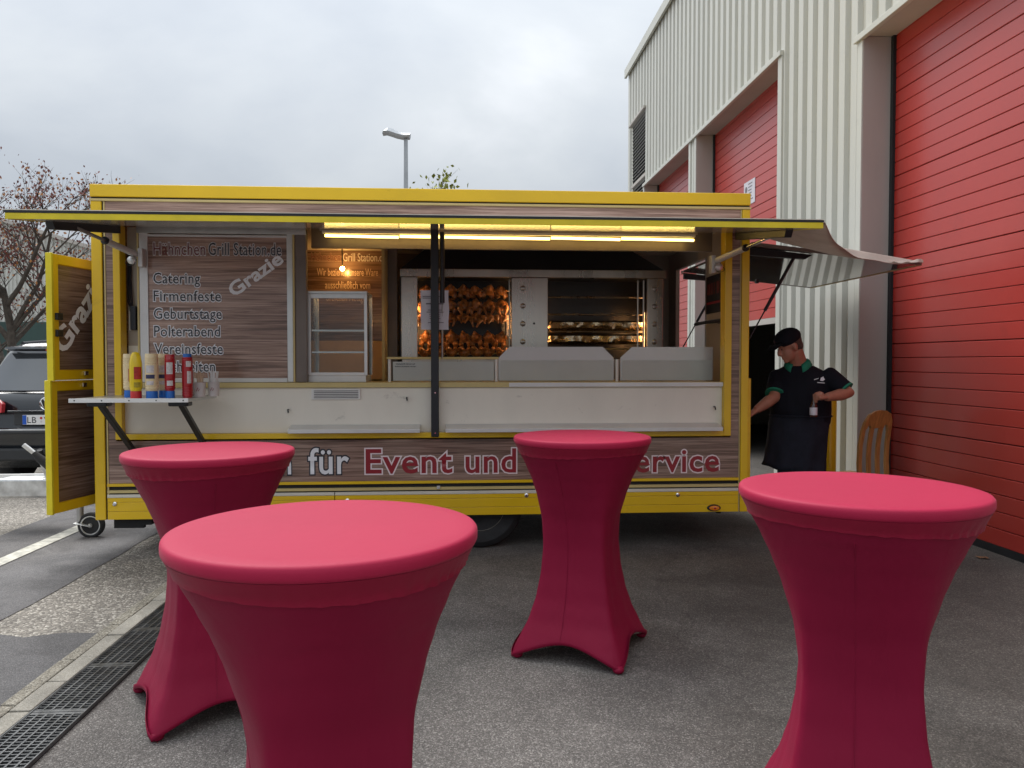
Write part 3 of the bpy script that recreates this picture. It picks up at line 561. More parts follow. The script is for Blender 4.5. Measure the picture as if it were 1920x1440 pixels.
# guard screens on the counter
GY = 6.20
for gx in (-0.572, 0.282, 1.265): MB().tube([(gx, GY, 1.318), (gx, GY, 1.497)], .0125, 14).build('guard_post', 'white_paint', tr, 40)
sc = B('guard_screen', 'frosted', tr, -0.545, 0.262, GY - .004, GY + .004, 1.326, 1.478); B('guard_rail', 'cream_trim', tr, -0.592, 0.30, GY - .02, GY + .02, 1.498, 1.516, .003)
lettering('Inhaltsstoffe können auf', (-0.52, GY - .0055, 1.455), X, Z, 'letter_dark', sc, width=.15, bold=.02); lettering('Anfrage eingesehen werden.', (-0.53, GY - .0055, 1.435), X, Z, 'letter_dark', sc, width=.17, bold=.02)
for pts in ([(0.300, 1.325), (0.300, 1.510), (0.388, 1.598), (1.147, 1.598), (1.236, 1.510), (1.236, 1.325)], [(1.292, 1.325), (1.292, 1.510), (1.388, 1.598), (2.06, 1.598), (2.06, 1.325)]):
    gd = MB().prism(pts, GY - .004, GY + .004).build('guard_screen', 'grey_glass', tr); MB().box(pts[0][0] + .01, pts[-1][0] - .01, GY - .009, GY - .0045, 1.327, 1.49).build('lower_band', 'frosted', gd)
# left end doors, hinged behind the corner
def leaf(z0, z1, dx, name, txt):
    a, b_ = Vector((-2.945 + dx, 5.74, 0)), Vector((-2.765, 6.52, 0)); d = (b_ - a).normalized(); n = Vector((d.y, -d.x, 0)); L = (b_ - a).length
    def pc(u0, u1, w0, w1, za, zb): # along d, along n
        q = [a + d * u0 + n * w0, a + d * u1 + n * w0, a + d * u1 + n * w1, a + d * u0 + n * w1]
        return MB().loft([[(p.x, p.y, za) for p in q], [(p.x, p.y, zb) for p in q]])
    lf = pc(.02, L, -.03, 0, z0, z1).build(name, 'yellow', tr, bev=.004)
    pc(.065, L - .05, .0005, .003, z0 + .075, z1 - .075).build('door_panel', 'wood_print_dark', lf)
    for u0, u1, za, zb in ((.013, .060, z0, z1), (L - .050, L, z0, z1), (.061, L - .051, z0, z0 + .07), (.061, L - .051, z1 - .07, z1)): pc(u0, u1, .0005, .012, za, zb).build('door_frame', 'yellow', lf, bev=.002)
    pc(-.008, .012, -.036, .014, z0 - .005, z1 + .005).build('edge_profile', 'yellow_edge', lf, bev=.003)
    if txt:
        a2 = R(50); lettering('Grazie', a + d * .12 + n * .0045 + Vector((0, 0, 1.53)), d * math.cos(a2) + Vector((0, 0, math.sin(a2))), -d * math.sin(a2) + Vector((0, 0, math.cos(a2))), 'letter_white', lf, width=.72, height=.17, bold=.03)
        for zz in (1.78, 1.66): pc(.018, .075, .012, .035, zz, zz + .05).build('latch', 'black', lf, bev=.003)
    pc(.30, .34, .012, .03, z0 + .03 if txt else z1 - .05, z0 + .06 if txt else z1 - .02).build('lock', 'chrome', lf, bev=.003)
leaf(1.345, 2.255, 0.01, 'upper_door', True); leaf(0.375, 1.338, -0.012, 'lower_door', False)
# drawbar, jockey wheel, brake lever
db = MB().beam((-2.75, 7.05, .40), (-4.9, 7.05, .40), .12, .11).build('drawbar', 'zinc', tr, bev=.01)
MB().beam((-2.75, 7.05, .47), (-4.6, 7.05, .47), .03, .03).build('cable_tube', 'white_paint', db); MB().box(-3.98, -3.52, 6.86, 7.2, .30, .47).build('storage_tray', 'zinc', db, bev=.02)
MB().beam((-3.45, 6.95, .46), (-3.78, 6.90, .76), .035, .03, (0, 1, 0)).build('brake_lever', 'zinc', db, bev=.006); MB().tube([(-3.55, 6.935, .55), (-3.66, 6.92, .64), (-3.70, 6.91, .69)], [.05, .035, .022], 12).build('lever_boot', 'rubber', db, 40); MB().beam((-3.66, 6.93, .64), (-3.60, 6.95, .46), .03, .03, (0, 1, 0)).build('lever_stay', 'zinc', db)
MB().ball((-3.55, 7.0, .49), (.11, .08, .07), 14, 8).build('coupling_cover', 'zinc', db, 60); MB().tube([(-3.30, 6.86, .62), (-3.30, 6.86, .72)], .022, 10).build('plug', 'red_lens', db, 40); B('coupler_head', 'black_matte', db, -5.05, -4.88, 6.99, 7.11, .36, .46, .02)
jw = MB().lathe([(0.075, -.022), (0.092, -.028), (0.105, -.02), (0.108, 0), (0.105, .02), (0.092, .028), (0.075, .022)], (-3.10, 6.64, .108), 30, 'y').build('jockey_wheel', 'rubber', tr, 40)
MB().lathe([(.001, -.018), (.018, -.03), (.02, -.012), (.06, -.010), (.074, -.026), (.080, -.026), (.080, .02), (.001, .018)], (-3.10, 6.64, .108), 30, 'y').build('rim', 'zinc', jw, 35)
MB().beam((-3.10, 6.602, .108), (-3.22, 6.602, .135), .006, .05, (0, 1, 0)).build('fork', 'zinc', jw, bev=.004); MB().beam((-3.10, 6.678, .108), (-3.22, 6.678, .135), .006, .05, (0, 1, 0)).build('fork', 'zinc', jw)
MB().tube([(-3.19, 6.64, .14), (-3.19, 6.64, .55)], .028, 14).build('stem', 'steel_matte', jw, 40); MB().beam((-3.19, 6.64, .50), (-3.19, 7.03, .44), .06, .05).build('clamp', 'zinc', jw); MB().lathe([(.014, -.034), (.010, -.04)], (-3.10, 6.64, .108), 6, 'y').build('axle_nut', 'zinc', jw)
# right end: side flap, its struts, lower door edge, tarp between the flaps
sf = MB().loft([[(2.275, yy, 2.412), (3.65, yy, 2.268), (3.65, yy, 2.250), (2.275, yy, 2.392)] for yy in (5.93, 7.87)]).build('side_flap', 'flap_mirror', tr)
for ya in (5.925, 7.855): MB().loft([[(2.275, yy, 2.416), (3.66, yy, 2.272), (3.66, yy, 2.246), (2.275, yy, 2.388)] for yy in (ya, ya + .018)]).build('flap_edge', 'frame_brown', sf)
MB().loft([[(3.645, yy, 2.274), (3.662, yy, 2.272), (3.662, yy, 2.244), (3.645, yy, 2.246)] for yy in (5.93, 7.87)]).build('flap_edge', 'cream_trim', sf); B('flap_catch', 'black', sf, 3.05, 3.08, 7.82, 7.86, 2.29, 2.315)
for yy in (6.0, 7.78):
    MB().loft([[(2.28, y_, 2.385), (2.80, y_, 2.331), (2.74, y_, 2.295), (2.28, y_, 2.325)] for y_ in (yy, yy + .04)]).build('flap_arm', 'black', sf)
    p, q = Vector((2.66, yy + .02, 2.32)), Vector((2.275, yy + .02, 1.62)); g_ = MB().tube([p, p.lerp(q, .62)], .013, 10).build('flap_strut', 'black', tr, 40); MB().tube([p.lerp(q, .62), q], .006, 8).build('piston', 'black', g_, 40)
rows = []
A0, A1, A2 = Vector((2.21, 5.90, 2.50)), Vector((2.225, 4.60, 2.333)), Vector((3.655, 5.915, 2.272))
e0 = [Vector((2.225, 4.60, 2.333)), Vector((2.42, 4.92, 2.305)), Vector((2.68, 5.25, 2.262)), Vector((2.96, 5.50, 2.235)), Vector((3.30, 5.70, 2.232)), Vector((3.655, 5.90, 2.262))]
def curve(p, t):
    k = min(int(t * (len(p) - 1)), len(p) - 2); f = t * (len(p) - 1) - k
    a, b_, c, d = p[max(k - 1, 0)], p[k], p[k + 1], p[min(k + 2, len(p) - 1)]
    return 0.5 * ((2 * b_) + (c - a) * f + (2 * a - 5 * b_ + 4 * c - d) * f * f + (3 * b_ - a - 3 * c + d) * f ** 3)
for i in range(25):
    t = i / 24; outer = curve(e0, t); row = []
    inner = A0.lerp(A1, 1 - t * 1.0) if t < .5 else A0.lerp(A2, t)
    inner = (A1.lerp(A0, min(1, t * 2))) if t < .5 else A0.lerp(A2, (t - .5) * 2)
    for j in range(9):
        s = j / 8; p = inner.lerp(outer, s); p.z -= 0.03 * math.sin(math.pi * s) * math.sin(math.pi * t); p.z += .006 * math.sin(t * 23 + s * 5) * s; row.append(p)
    rows.append(row)
tp = MB().loft(rows, cap=False, closed=False).build('corner_tarp', 'tarp', tr, 60); so = tp.modifiers.new('s', 'SOLIDIFY'); so.thickness = .004
tf = MB().loft([[curve(e0, .78 + .22 * t) + Vector((0.0 * s, .10 * s * math.sin(math.pi * min(1, t * 1.0 + .12)), .006 + .022 * s + .008 * math.sin(t * 17))) for s in (0, .5, 1)] for t in [k / 10 for k in range(11)]], cap=False, closed=False).build('tarp_fold', 'tarp', tp, 60)
B('end_door_edge', 'yellow', tr, 2.272, 2.315, 6.02, 6.06, .40, 1.345, .004); B('end_door_leaf', 'yellow', tr, 2.272, 2.30, 6.061, 6.70, .42, 1.34, .004); B('tail_lamp', 'red_lens', tr, 2.266, 2.29, 6.1, 6.16, 2.60, 2.64)
B('step', 'alu_pale', tr, 2.30, 2.62, 6.75, 7.55, .36, .40, .01)

# fold-out condiment shelf
sh = B('condiment_shelf', 'alu', tr, -2.625, -1.842, 5.345, FY - .014, 1.205, 1.228, .002)
B('shelf_edge', 'white_paint', sh, -2.628, -1.845, 5.335, 5.3445, 1.203, 1.231, .0015)
for k in range(5): MB().lathe([(.005, 0), (.004, -.002)], (-2.59 + k * .178, 5.335, 1.217), 8, 'y').build('screw', 'black', sh)
for bx in (-2.47, -1.93):
    br = MB().box(bx - .075, bx + .06, 5.40, 5.50, 1.172, 1.2045).build('shelf_bracket', 'black', sh, bev=.01); MB().beam((bx - .0, 5.45, 1.18), (bx + .02, FY - .016, .80), .032, .036, (1, 0, 0)).build('shelf_strut', 'black', sh, bev=.003)

# ------------------------------------------------------------------ things on and in the trailer
SZ = 1.2285
def squeeze(x, yy, h, r, body, cap, label, kind, bands, cap_top=False, cat='bottle', tip=False):
    t = thing('sauce_bottle', (x, yy, SZ), label, cat, 'sauce bottles on the condiment shelf')
    pr = []; ch = .050
    if not cap_top: pr.append((0.0, ch))
    z0 = 0 if cap_top else ch
    pr += [(r * .80, z0), (r * .97, z0 + .012)]
    z = z0 + .02
    while z < h - .03:
        rib = (z < z0 + .075 or z > h - .085) and not tip
        pr += [(r, z), (r, z + .006), (r - (.0025 if rib else 0), z + .009)]; z += .012
    if tip: pr = [(0.0, ch), (r * .85, ch), (r, ch + .03), (r, h * .62), (r * .97, h * .75), (r * .80, h * .90), (r * .5, h * .985), (0.0, h)]
    elif cap_top: pr += [(r * .9, h - .028), (r * .6, h - .024), (0.0, h - .024)]
    else: pr += [(r * .97, h - .008), (r * .9, h), (0.0, h)]
    if cap_top: pr = [(0.0, 0.0)] + pr
    MB().lathe(pr, (x, yy, SZ), 28).build('bottle_body', body, t, 50)
    cz = h - .034 if cap_top else 0.0; chh = .034 if cap_top else ch - .001; cr = r * .78 if cap_top else r * .88
    MB().lathe([(0.0, 0), (cr, 0), (cr, chh - .004), (cr * .95, chh), (0.0, chh)], (x, yy, SZ + cz), 24).build('cap', cap, t, 40)
    for m_, za, zb, a0, a1 in bands:
        rr = r + .0012; n = 10
        MB().loft([[(x + rr * math.cos(R(a0 + (a1 - a0) * k / n)), yy + rr * math.sin(R(a0 + (a1 - a0) * k / n)), SZ + zz) for k in range(n + 1)] for zz in (za, zb)], cap=False, closed=False).build('bottle_label', m_, t, 60)
mb_ = [('label_navy', .135, .162, -125, -45), ('label_pale', .092, .118, -118, -55), ('label_pale', .175, .225, -122, -50)]
kb = [('label_pale', .165, .245, -110, -40), ('label_pale', .085, .12, -105, -40)]
squeeze(-2.335, 5.60, .305, .044, 'mayo', 'cap_blue', 'cream mayonnaise bottle standing behind the yellow mustard bottle', 'm', [('label_red', .11, .20, -80, -10)])
squeeze(-2.225, 5.43, .318, .041, 'mustard', 'cap_red', 'yellow mustard bottle with red cap on the shelf', 'y', [('label_red', .13, .215, -85, -15), ('label_olive', .075, .11, -85, -25)], tip=True)
squeeze(-2.115, 5.42, .305, .043, 'mayo', 'cap_blue', 'cream mayonnaise bottle with navy label in front of the other one', 'm', mb_)
squeeze(-2.075, 5.53, .305, .041, 'mayo', 'cap_blue', 'cream mayonnaise bottle half hidden behind its twin beside the ketchup', 'm', mb_)
squeeze(-2.005, 5.45, .300, .034, 'ketchup', 'cap_blue', 'red ketchup bottle standing on its blue cap', 'k', kb)
squeeze(-1.905, 5.50, .305, .036, 'ketchup', 'cap_blue', 'red ketchup bottle with its blue cap on top', 'k', [('label_pale', .215, .255, -85, -30), ('label_pale', .10, .185, -75, -30)], cap_top=True)
nb = thing('napkin_pack', (-1.955, 5.66, SZ), 'pale napkin pack behind the two ketchup bottles', 'napkins'); MB().box(-1.99, -1.92, 5.63, 5.69, SZ, SZ + .19).build('pack', 'label_pale', nb, bev=.012); MB().box(-1.991, -1.919, 5.629, 5.691, SZ + .05, SZ + .10).build('band', 'paper', nb, bev=.012)
for cx, cy, lab, kind in ((-1.865, 5.63, 'white cup holding wooden stirring sticks', 0), (-1.785, 5.72, 'white cup holding clear plastic forks', 1)):
    cx -= .01 if kind else 0
    cx = min(cx, -1.86 + .0) if not kind else -1.885 + .005 if False else cx
    c = thing('cutlery_cup', (cx, cy, SZ), lab, 'cup', 'cutlery cups on the condiment shelf')
    MB().lathe([(0.0, 0), (.036, 0), (.041, .10), (.043, .103), (.040, .103), (.034, .006), (0.0, .006)], (cx, cy, SZ), 24).build('cup_body', 'cup', c, 40)
    for k in range(5): B('print_mark', 'letter_red', c, cx - .012 + k * .005, cx - .009 + k * .005, cy - .0415, cy - .040, SZ + .04 + (k % 3) * .008, SZ + .05 + (k % 3) * .008)
    for k in range(11):
        a = random.uniform(0, 6.28); r1, r2 = random.uniform(.005, .022), random.uniform(.02, .05 if kind else .038)
        p0 = (cx + r1 * math.cos(a), cy + r1 * math.sin(a), SZ + .01); p1 = (cx + r2 * math.cos(a), cy + r2 * math.sin(a), SZ + random.uniform(.15, .185))
        MB().beam(p0, p1, .014 if kind else .006, .003, (math.cos(a), math.sin(a), 0.01)).build('plastic_fork' if kind else 'wooden_stick', 'fork_white' if kind else 'stick', c)
# paper notice on the post
pn = thing('paper_notice', (-0.20, FY + .004, 1.72), 'white printed paper notice taped behind the black post', 'notice')
MB().loft([[(-.310 + .002 * math.sin(z * 40), FY + .003 + .004 * math.sin(z * 17), z), (-.20, FY + .006, z), (-.096 + .003 * math.sin(z * 31), FY + .004 + .004 * math.cos(z * 23), z)] for z in [1.724 + .0302 * k for k in range(11)]], cap=False, closed=False).build('sheet', 'paper', pn, 60)
for k, (z, xa, xb) in enumerate(((1.975, -.295, -.16), (1.963, -.295, -.17), (1.918, -.27, -.135), (1.872, -.255, -.15), (1.856, -.265, -.135), (1.84, -.245, -.165), (1.824, -.242, -.165), (1.807, -.242, -.16), (1.79, -.22, -.185), (1.776, -.255, -.135), (1.763, -.215, -.18))): B('print_line', 'print_grey', pn, xa, xb, FY - .0035, FY - .0025, z, z + (.005 if k != 2 else .009))
# heated display cabinet
hc = thing('display_cabinet', (-.967, 6.27, 1.318), 'glass fronted silver warming cabinet standing on the counter', 'cabinet')
cx0, cx1, cy0, cy1, cz0, cz1 = -1.195, -.735, 6.10, 6.46, 1.319, 2.03
B('plinth', 'alu_pale', hc, cx0, cx1 - .012, cy0 + .005, cy1, cz0, cz0 + .05, .003); B('top', 'alu', hc, cx0, cx1, cy0, cy1, cz1 - .022, cz1, .003)
for px in (cx0, cx1 - .024):
    for py in (cy0, cy1 - .024): B('corner_profile', 'alu', hc, px, px + .024, py, py + .024, cz0 + .051, cz1 - .023, .002)
B('lamp_cover_rail', 'alu', hc, cx0 + .0245, cx1 - .0245, cy0 + .002, cy0 + .020, cz1 - .058, cz1 - .0225, .002)  # rail added to keep the heat lamp tube out of sight
B('front_glass', 'glass_tint', hc, cx0 + .025, cx1 - .025, cy0 + .008, cy0 + .012, cz0 + .055, cz1 - .024); B('bottom_rail', 'alu_pale', hc, cx0 + .025, cx1 - .025, cy0, cy0 + .02, cz0 + .051, cz0 + .075)
for z in (1.55, 1.72): B('glass_shelf', 'glass', hc, cx0 + .02, cx1 - .02, cy0 + .03, cy1 - .03, z, z + .005); B('shelf_lip', 'alu', hc, cx0 + .025, cx1 - .025, cy0 + .03, cy0 + .036, z - .004, z + .009)
B('side_glass', 'glass', hc, cx0 + .004, cx0 + .008, cy0 + .025, cy1 - .025, cz0 + .055, cz1 - .024); B('side_glass', 'glass', hc, cx1 - .008, cx1 - .004, cy0 + .025, cy1 - .025, cz0 + .055, cz1 - .024)
MB().tube([(cx0 + .05, cy0 + .06, cz1 - .035), (cx1 - .05, cy0 + .06, cz1 - .035)], .008, 8).build('heat_lamp', 'burner_soft', hc)
# rotisserie oven
OY = 7.20
ov = thing('rotisserie_oven', (.68, 7.5, 1.281), 'stainless double rotisserie oven with knobs and dark hood', 'oven')
B('back', 'dark_oven', ov, -.55, 1.91, 7.90, 7.93, 1.282, 2.32); B('top_bar', 'steel', ov, -.565, 1.93, OY - .03, OY + .05, 2.262, 2.335, .004); B('roof', 'dark_oven', ov, -.55, 1.91, OY, 7.9, 2.30, 2.33)
MB().loft([[(-.56, OY - .01, 2.336), (1.92, OY - .01, 2.336), (1.92, 7.9, 2.336), (-.56, 7.9, 2.336)], [(-.30, OY + .22, 2.585), (1.60, OY + .22, 2.585), (1.60, 7.8, 2.585), (-.30, 7.8, 2.585)]]).build('hood', 'dark_oven', ov)
B('base', 'steel', ov, -.55, 1.91, OY - .0, 7.9, 1.283, 1.50, .003)
for xa, xb, nm in ((-.555, -.405, 'left_column'), (.47, .81, 'control_column'), (1.755, 1.905, 'control_column')): B('control_column' if 'con' in nm else 'side_column', 'steel', ov, xa, xb, OY - .012, 7.25, 1.501, 2.261, .004)
for kx in (.575, 1.823):
    for kz in (2.163, 1.998, 1.832, 1.664):
        kb_ = MB().lathe([(.026, 0), (.024, -.018), (.018, -.022), (.001, -.022)], (kx, OY - .012, kz), 18, 'y').build('knob', 'steel', ov, 35); B('knob_grip', 'alu', kb_, kx - .022, kx + .022, OY - .046, OY - .035, kz - .005, kz + .005, .002)
MB().lathe([(.011, 0), (.008, -.008), (.001, -.008)], (.68, OY - .012, 1.835), 12, 'y').build('switch', 'black', ov)
for bx in (-.435, .505): MB().tube([(bx, 7.34, 1.70), (bx, 7.34, 2.04)], .008, 8).build('hidden_burner', 'hidden_burner', ov)
for bx in (.775, 1.79): MB().tube([(bx, 7.31, 1.62), (bx, 7.31, 1.95)], .007, 8).build('hidden_burner', 'hidden_burner', ov)  # unseen tubes added behind the right bay's columns to brighten the foil
B('divider', 'dark_oven', ov, .63, .65, 7.26, 7.89, 1.501, 2.29)
B('reflector', 'foil', ov, .43, .465, 7.35, 7.6, 1.72, 1.92)
for k in range(4): MB().tube([(.82, 7.36, 1.60 + k * .165), (1.75, 7.36, 1.60 + k * .165)], .009, 8).build('spit_rod', 'steel', ov, 40)
for z0 in (1.775, 1.645):
    rr_ = [];
    for i in range(40):
        xx = .815 + i * (.935 / 39); w_ = lambda f, k: .010 * math.sin(i * f + k + z0 * 40) + .006 * math.sin(i * f * 2.3 + k * 3) + random.uniform(-.0025, .0025)
        rr_.append([(xx, 7.41 + w_(.5, 0), z0), (xx + .010, 7.335 + w_(.37, 1), z0 + .025 + w_(.3, 2) * .5), (xx + .018, 7.345 + w_(.42, 3), z0 + .05), (xx + .024, 7.35 + w_(.33, 5), z0 + .08), (xx + .03, 7.42, z0 + .10)])
    MB().loft(rr_, cap=False, closed=False).build('foil_wrap', 'foil', ov, 25)
for xx in (1.68, 1.735): MB().tube([(xx, 7.26, 1.52), (xx, 7.26, 2.25)], .010, 8).build('glass_guide', 'steel', ov, 40)
MB().tube([(.455, 7.26, 1.52), (.455, 7.26, 2.25)], .010, 8).build('glass_guide', 'steel', ov, 40)
# roast chickens on five spits
cb = MB(); cb.ball((-.015, 0, .004), (.066, .050, .046), 14, 10); cb.ball((-.03, -.0, .022), (.045, .042, .034), 12, 8)
for sg_ in (-1, 1):
    cb.tube([(.02, .036 * sg_, .0), (.055, .046 * sg_, .030), (.090, .036 * sg_, .022), (.118, .022 * sg_, -.004)], [.028, .030, .018, .009], 8); cb.ball((.122, .020 * sg_, -.008), .012, 8, 6); cb.tube([(-.045, .042 * sg_, .02), (-.02, .062 * sg_, .006), (.005, .050 * sg_, -.010)], [.016, .014, .009], 8)
cb.ball((-.078, 0, .006), (.020, .020, .020), 8, 6)
proto = fuse(cb, 'roast_chicken', 'chicken', None, .005, 2); cme = proto.data; bpy.data.objects.remove(proto)
B('side_plate', 'dark_oven', ov, -.57, -.55, 7.26, 7.89, 1.5, 2.29); B('side_plate', 'dark_oven', ov, 1.885, 1.905, 7.26, 7.89, 1.5, 2.29)
rown = ['top', 'second', 'third', 'fourth', 'bottom']; coln = ['leftmost', 'second from the left', 'third from the left', 'fourth from the left', 'fifth from the left', 'second from the right', 'rightmost']
for i, (z, yy, ph) in enumerate(((2.165, 7.52, 2.4), (2.005, 7.43, 1.0), (1.885, 7.38, .55), (1.70, 7.50, 1.9), (1.555, 7.38, -.5))):
    MB().tube([(-.40, yy, z), (.465, yy, z)], .007, 8).build('spit_rod', 'steel', ov, 40)
    for k in range(7):
        o = link('roast_chicken', cme, 'chicken', label='roast chicken %s on the %s spit of the oven' % (coln[k], rown[i]), category='chicken', group='chickens on the rotisserie')
        o.rotation_mode = 'ZYX'; o.location = (-.345 + k * .122 + random.uniform(-.006, .006), yy, z); o.rotation_euler = (ph + random.uniform(-.25, .25), random.uniform(-.12, .12), random.uniform(-1.8, -1.35)); o.scale = [0.90 + random.uniform(-.06, .06)] * 3

# ================================================================== bar tables in stretch covers
def interp(pts, z):
    for (a, va), (b_, vb) in zip(pts, pts[1:]):
        if a <= z <= b_:
            t = (z - a) / (b_ - a); t = t * t * (3 - 2 * t) * .35 + t * .65; return va + (vb - va) * t
    return pts[0][1] if z < pts[0][0] else pts[-1][1]
RC = [(0.0, .392), (.05, .374), (.107, .345), (.20, .296), (.306, .258), (.43, .231), (.553, .219), (.68, .223), (.80, .245), (.88, .266), (.95, .292), (1.02, .323), (1.075, .347)]
def table_r(th, z):
    rc = interp(RC, z); w = max(0, min(1, (1.05 - z) / .58)); w = w * w * (3 - 2 * w)
    phi = (th + math.pi / 4) % (math.pi / 2) - math.pi / 4          # 0 at a foot
    sq = .7071 / math.cos(math.pi / 4 - abs(phi)); rnd = 1 / (1 + 14 * abs(phi) ** 1.6 * .02)
    k = .03 + .12 * (1 - w) + .12 * max(0, (.14 - z) / .14); s = math.sqrt(phi * phi + k * k) - k
    sq = .7071 / math.cos(math.pi / 4 - min(s, math.pi / 4 - .001) ) / (.7071 / math.cos(math.pi / 4))
    return rc * (1 - w * .85 * (1 - max(sq, .69)))
def bar_table(x, yy, rz, label, seed):
    rnd = random.Random(seed); t = thing('bar_table', (x, yy, 0), label, 'bar table', 'bar tables with crimson covers', rz if rz else 1e-4)
    NT = 96; rows = []
    for i in range(41):
        u = i / 40; row = []
        for j in range(NT):
            th = 2 * math.pi * j / NT; phi = abs((th + math.pi / 4) % (math.pi / 2) - math.pi / 4) / (math.pi / 4)
            zb = .006 + .088 * (1 - (1 - phi) ** 2.2) ; z = zb + (1.072 - zb) * u ** .92
            r = table_r(th, z) + .0012 * math.sin(th * 9 + z * 7)
            row.append((r * math.cos(th), r * math.sin(th), z))
        rows.append(row)
    MB().loft(rows, cap=False).build('stretch_skirt', 'fabric_skirt_shaded', t, 60)
    hem = MB().loft([[(p[0] * f, p[1] * f, p[2] + dz) for p in rows[0]] for f, dz in ((1.0, .0), (1.012, .002), (1.014, .016), (1.004, .022))], cap=False).build('hem', 'fabric_skirt_shaded', t, 60)
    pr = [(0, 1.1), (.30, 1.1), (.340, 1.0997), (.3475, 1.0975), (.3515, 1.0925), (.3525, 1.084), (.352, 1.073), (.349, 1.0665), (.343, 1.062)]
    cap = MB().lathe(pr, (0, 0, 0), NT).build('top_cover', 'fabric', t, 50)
    rf = []
    for i in range(7):
        u = i / 6; z = 1.064 - u * (.046 + .0)
        row = []
        for j in range(NT * 2):
            th = math.pi * j / NT; zz = z - u * .007 * math.sin(th * 2 + seed) - u * .0012 * math.sin(th * 31 + 3 * math.sin(th * 5))
            amp = u ** 1.5 * .0028 * (.5 + .5 * math.sin(th * 1.3 + seed * 2)); r = table_r(th, zz) + .004 + amp * math.sin(th * 58 + 2.2 * math.sin(th * 7)) + (.0015 if i == 6 else 0)
            row.append((r * math.cos(th), r * math.sin(th), zz))
        rf.append(row)
    MB().loft(rf, cap=False).build('cover_ruffle', 'fabric_hem_shaded', cap, 70)
    for a in (R(38), R(218)):
        MB().tube([((table_r(a, z) + .0004) * math.cos(a), (table_r(a, z) + .0004) * math.sin(a), z) for z in [.11 + .0465 * k for k in range(20)]], .0015, 6).build('seam', 'fabric_skirt_shaded', t, 60)
    for k in range(4):
        a = k * math.pi / 2; fb = MB().ball((0, 0, 0), (.028, .028, .019), 12, 8); fb.v = [(.362 * math.cos(a) + p[0] * math.cos(a) - p[1] * math.sin(a), .372 * math.sin(a) + p[0] * math.sin(a) + p[1] * math.cos(a), .017 + p[2]) for p in fb.v]; fb.build('foot', 'fabric_skirt_shaded', t, 60)
    MB().lathe([(0, 1.06), (.335, 1.06), (.335, 1.09), (0, 1.09)], (0, 0, 0), 48).build('table_top', 'white_paint', t); MB().tube([(0, 0, .06), (0, 0, 1.06)], .03, 12).build('column', 'steel', t)
    for k in range(2):
        a = k * math.pi / 2; MB().beam((.35 * math.cos(a), .35 * math.sin(a), .045), (-.35 * math.cos(a), -.35 * math.sin(a), .045), .04, .03).build('base_bar', 'steel', t)
    return t
bar_table(.620, 3.925, R(19), 'crimson covered bar table closest to the trailer wheel', 1)
bar_table(-1.085, 3.40, R(73), 'crimson covered bar table below the condiment shelf', 2)
bar_table(-.315, 1.80, R(-22), 'crimson covered bar table nearest the camera', 3)
bar_table(1.205, 2.25, R(22), 'crimson covered bar table in front of the man', 4)

# ================================================================== person at the trailer's right end
pe = thing('person', (2.79, 6.17, 0), 'person in black cap, black polo with green collar and black apron', 'person')
fdir = Vector((-.5, -.866, 0)); rdir = Vector((-.866, .5, 0))
def ring(c, a, b_, n=20, tilt=0.0):
    c = Vector(c); return [c + rdir * a * math.cos(2 * math.pi * j / n) + fdir * b_ * math.sin(2 * math.pi * j / n) + Vector((0, 0, tilt * math.cos(2 * math.pi * j / n))) for j in range(n)]
sR, sL = Vector((2.640, 6.255, 1.352)), Vector((2.965, 6.07, 1.365)); eR, hR = Vector((2.555, 6.14, 1.185)), Vector((2.385, 6.09, 1.085)); eL, wL = Vector((3.085, 5.95, 1.225)), Vector((2.845, 5.84, 1.200))
HC = Vector((2.662, 6.095, 1.602)); hf = Vector((-.93, -.10, -.38)).normalized(); hs = hf.cross(Vector((0, 0, 1))).normalized(); hu = hs.cross(hf)
HM = Matrix((( -hs.x, hf.x, hu.x), (-hs.y, hf.y, hu.y), (-hs.z, hf.z, hu.z)))       # local x: side, y: face, z: up
def H(x, y_, z): return HC + HM @ Vector((x, y_, z))
bd = MB()
bd.loft([ring((2.795, 6.175, .80), .17, .125), ring((2.795, 6.175, .95), .205, .150), ring((2.79, 6.17, 1.08), .205, .150), ring((2.785, 6.17, 1.30), .205, .130), ring((2.78, 6.165, 1.40), .16, .105), ring((2.765, 6.155, 1.455), .075, .075)])
bd.tube([(2.775, 6.16, 1.40), (2.745, 6.14, 1.49), H(0, -.025, -.03)], [.080, .072, .066], 12)
bd.ball(HC + HM @ Vector((0, -.012, .035)), (.074, .096, .088), 16, 12, HM); bd.ball(H(0, .030, -.045), (.056, .062, .072), 14, 10, HM)   # skull, jaw
bd.ball(H(0, .070, -.098), (.026, .022, .020), 10, 6, HM)                                   # chin
bd.tube([H(0, .088, .020), H(0, .108, -.012), H(0, .113, -.030), H(0, .092, -.038)], [.010, .014, .015, .012], 8)   # nose
bd.tube([H(-.035, .078, .030), H(0, .088, .034), H(.035, .078, .030)], .011, 8)             # brow
bd.tube([H(-.022, .082, -.062), H(0, .094, -.060), H(.022, .082, -.062)], [.006, .009, .006], 8); bd.tube([H(-.02, .080, -.074), H(0, .091, -.074), H(.02, .080, -.074)], [.006, .009, .006], 8)
for s in (-1, 1): bd.ball(H(.074 * s, -.005, -.008), (.012, .022, .034), 8, 8, HM)
for a, b_, c in ((sR, eR, hR), (sL, eL, wL)): bd.tube([a, a.lerp(b_, .5), b_, b_.lerp(c, .35), c], [.060, .055, .048, .049, .032], 12)
